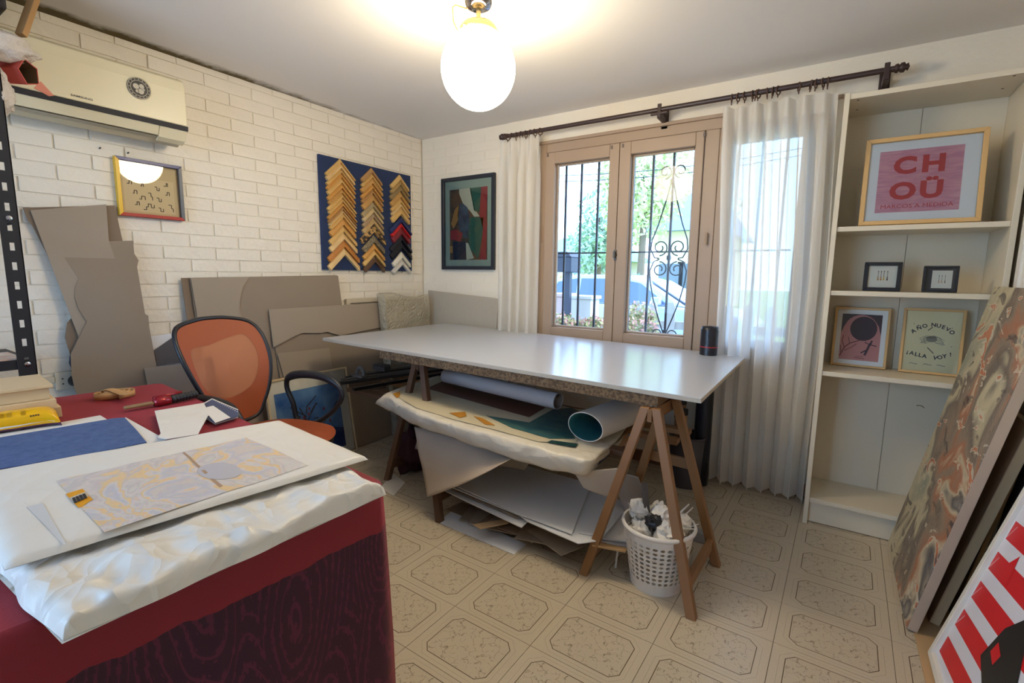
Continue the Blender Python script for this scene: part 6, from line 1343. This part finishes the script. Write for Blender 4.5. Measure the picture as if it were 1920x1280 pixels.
sw = MB(); sw.grid(lambda a, b: pk_surf(lerp(.44, .50, a)+.03*sin(pi*b), lerp(.02, .20, b)), 4, 12); obj('white_curve', sw, mat('packet_white', rgb(236, 232, 224), .25), pk_, smooth=True, recalc=False)
pm = MB()
for r_ in range(5):
    for k in range(3):
        u0 = .52+.05*k; v0 = .10+.022*r_; pm.grid(lambda a, b: pk_surf(lerp(u0, u0+.04, a), lerp(v0, v0+.008, b), .0014), 2, 1)
    u0 = .72; v0 = .11+.02*r_; pm.grid(lambda a, b: pk_surf(lerp(u0, u0+.035, a), lerp(v0, v0+.008, b), .0014), 2, 1)
obj('small_print', pm, mat('packet_print', rgb(150, 110, 10), .4), pk_, recalc=False)
pm = MB()
for k in range(4): u0 = .78+.018*k; pm.grid(lambda a, b: pk_surf(lerp(u0, u0+.012, a), lerp(.05, .075, b), .0014), 1, 1)
obj('dark_print', pm, mat('packet_ink', rgb(60, 30, 20), .4), pk_, recalc=False)
q_ = onz(108, 770, ZD); flatz('paper_corner', 'white paper corner behind the yellow packet', 'paper', [(60, 772), (114, 766), (106, 778), (70, 790)], ZD+.0005, .001, m_white_p)
# ================================================================== ORANGE OFFICE CHAIR
ch = thing('office_chair', 'orange mesh office chair with black frame behind the desk', 'office chair', (-2.17, 1.30, 0))
fa_ = radians(11); FW = V((cos(fa_), sin(fa_), 0)); LT = V((-sin(fa_), cos(fa_), 0)); CC = V((-2.17, 1.235, 0))
c_ = lambda f, l, z: CC+FW*f+LT*l+V((0, 0, z))
m_or = mat('orange_fabric', rgb(154, 72, 36), .75, var=.08, vs=20, bump=.25, bs=220)
m_om = bpy.data.materials.new('orange_mesh'); m_om.use_nodes = True
_n = m_om.node_tree.nodes; _L = m_om.node_tree.links; _b = _n['Principled BSDF']; _b.inputs['Base Color'].default_value = rgb(214, 140, 102); _b.inputs['Roughness'].default_value = .6
_tp = _n.new('ShaderNodeBsdfTransparent'); _tp.inputs[0].default_value = rgb(255, 190, 150); _mx = _n.new('ShaderNodeMixShader'); _mx.inputs[0].default_value = .5; _L.new(_b.outputs[0], _mx.inputs[1]); _L.new(_tp.outputs[0], _mx.inputs[2]); _L.new(_mx.outputs[0], _n['Material Output'].inputs[0])
m_cb = mat('chair_black', rgb(30, 32, 38), .4)
def seatf(u, v):
    a = 2*pi*u; r = v; e = .72
    cx_ = abs(cos(a))**e*(1 if cos(a) > 0 else -1); cy_ = abs(sin(a))**e*(1 if sin(a) > 0 else -1)
    z = .475-.03*max(0, cx_*r-.6)*1.6-.010*(1-r*r)*1.2
    return c_(.02+.25*cx_*r, .245*cy_*r, z-.022*(r**8))
st_ = MB(); st_.grid(seatf, 48, 14); obj('seat', st_, m_or, ch, smooth=True)
un = MB(); un.grid(lambda u, v: V(seatf(u, 1))*(1-v)+V((c_(.02, 0, 0)+(V(seatf(u, 1))-c_(.02, 0, 0))*.86)*v)-V((0, 0, .05*v)), 48, 4); un.poly([V((c_(.02, 0, 0)+(V(seatf(k/48, 1))-c_(.02, 0, 0))*.86))-V((0, 0, .05)) for k in range(48)]); obj('seat_shell', un, m_cb, ch, smooth=True)
# backrest: outline in (l, z), curved in f
BO = [(-.085, .50), (-.125, .57), (-.175, .67), (-.215, .79), (-.222, .90), (-.185, .965), (-.08, .99), (.0, .995), (.09, .99), (.185, .965), (.222, .90), (.222, .79), (.195, .67), (.155, .57), (.11, .50), (0, .485)]
bkf = lambda l, z: -.225-.30*(z-.5)+.55*l*l-.045*sin(pi*min(1, max(0, (z-.5)/.5)))*-1
def bpt(l, z): return c_(bkf(l, z), l, z)
out = [V((l, z, 0)) for l, z in BO]
def smooth_closed(pts, n):
    N = len(pts); r = []
    for i in range(N):
        p0_, p1_, p2_, p3_ = pts[i-1], pts[i], pts[(i+1) % N], pts[(i+2) % N]
        for k in range(n): t = k/n; r.append((p1_*2+(p2_-p0_)*t+(p0_*2-p1_*5+p2_*4-p3_)*t*t+(p1_*3-p0_-p2_*3+p3_)*t**3)*.5)
    return r
so = smooth_closed(out, 4); cen = V((0, .76, 0))
bm_ = MB(); rr_ = [0, .25, .5, .75, .97]; N = len(so)
vs = [bpt(*(cen+(p-cen)*r)[:2]) for r in rr_ for p in so]; fs = [(j*N+i, j*N+(i+1) % N, (j+1)*N+(i+1) % N, (j+1)*N+i) for j in range(len(rr_)-1) for i in range(N)]
bm_.add(vs, fs); obj('back_mesh', bm_, m_om, ch, smooth=True)
obj('back_frame', MB().tube([bpt(p.x, p.y) for p in so], .0105, 8, closed=True), m_cb, ch, smooth=True)
# pale lumbar plate behind the mesh and the spine
lum = smooth_closed([V((l, z, 0)) for l, z in ((-.10, .64), (-.165, .72), (-.165, .86), (-.06, .875), (.06, .90), (.14, .90), (.165, .80), (.11, .67), (0, .62))], 4)
NL = len(lum); fr_ = MB(); oo_ = [so[int(k*len(so)/NL) % len(so)] for k in range(NL)]
lum = [min(lum, key=lambda q: abs(atan2(q.y-.745, q.x)-atan2(p.y-.745, p.x))) for p in so]; NL = len(so)
fr_.add([bpt(p.x*.97, .745+(p.y-.745)*.97)+FW*.004 for p in so]+[bpt(p.x, p.y)+FW*.003 for p in lum], [(k, (k+1) % NL, NL+(k+1) % NL, NL+k) for k in range(NL)])
obj('back_shell', fr_, mat('shell_orange', rgb(160, 80, 44), .6), ch, smooth=True)
obj('spine', MB().tube([c_(-.40, 0, .80), c_(-.38, 0, .64), c_(-.33, 0, .50), c_(-.25, 0, .43), c_(-.08, 0, .42)], [.02, .024, .026, .026, .026], 10), m_cb, ch, smooth=True)
for s in (-1, 1):
    ar = [(-.13, .43), (-.16, .52), (-.20, .60), (-.19, .655), (-.12, .682), (0, .69), (.10, .675), (.165, .635), (.17, .58), (.12, .515), (.04, .455), (-.02, .43)]
    pts = smooth_closed([V((f, z, 0)) for f, z in ar], 4)
    rads = [.013+.009*max(0, min(1, (p.y-.64)/.03)) for p in pts]
    mb = MB(); mb.tube([c_(p.x, s*(.285+.015*(p.y-.43)), p.y) for p in pts], rads, 8, closed=True); mb.bar(c_(-.07, s*.14, .425), c_(-.07, s*.29, .428), .05, .012); obj('armrest', mb, m_cb, ch, smooth=True)
obj('gas_column', MB().lathe([(.025, .06), (.025, .26), (.016, .26), (.016, .42)], c_(0, 0, 0), 16), m_cb, ch)
obj('tilt_box', MB().obox(c_(0, 0, .41), FW*.11, LT*.08, V((0, 0, .016))), m_cb, ch, bevel=.005)
for k in range(5):
    a = 2*pi*k/5+.3; d_ = FW*cos(a)+LT*sin(a); mb = MB(); mb.tube([CC+V((0, 0, .10)), CC+d_*.15+V((0, 0, .09)), CC+d_*.28+V((0, 0, .065))], [.028, .022, .014], 8, flat=.7); leg = obj('base_spoke', mb, m_cb, ch, smooth=True)
    w_ = d_.cross(V((0, 0, 1))); mb = MB()
    for s in (-1, 1): mb.lathe([(.001, -.009), (.022, -.009), (.026, -.004), (.026, .004), (.022, .009), (.001, .009)], CC+d_*.285+w_*s*.014+V((0, 0, .027)), 14, axis=w_)
    mb.tube([CC+d_*.28+V((0, 0, .065)), CC+d_*.285+V((0, 0, .03))], .008, 6); obj('castor', mb, m_cb, leg)
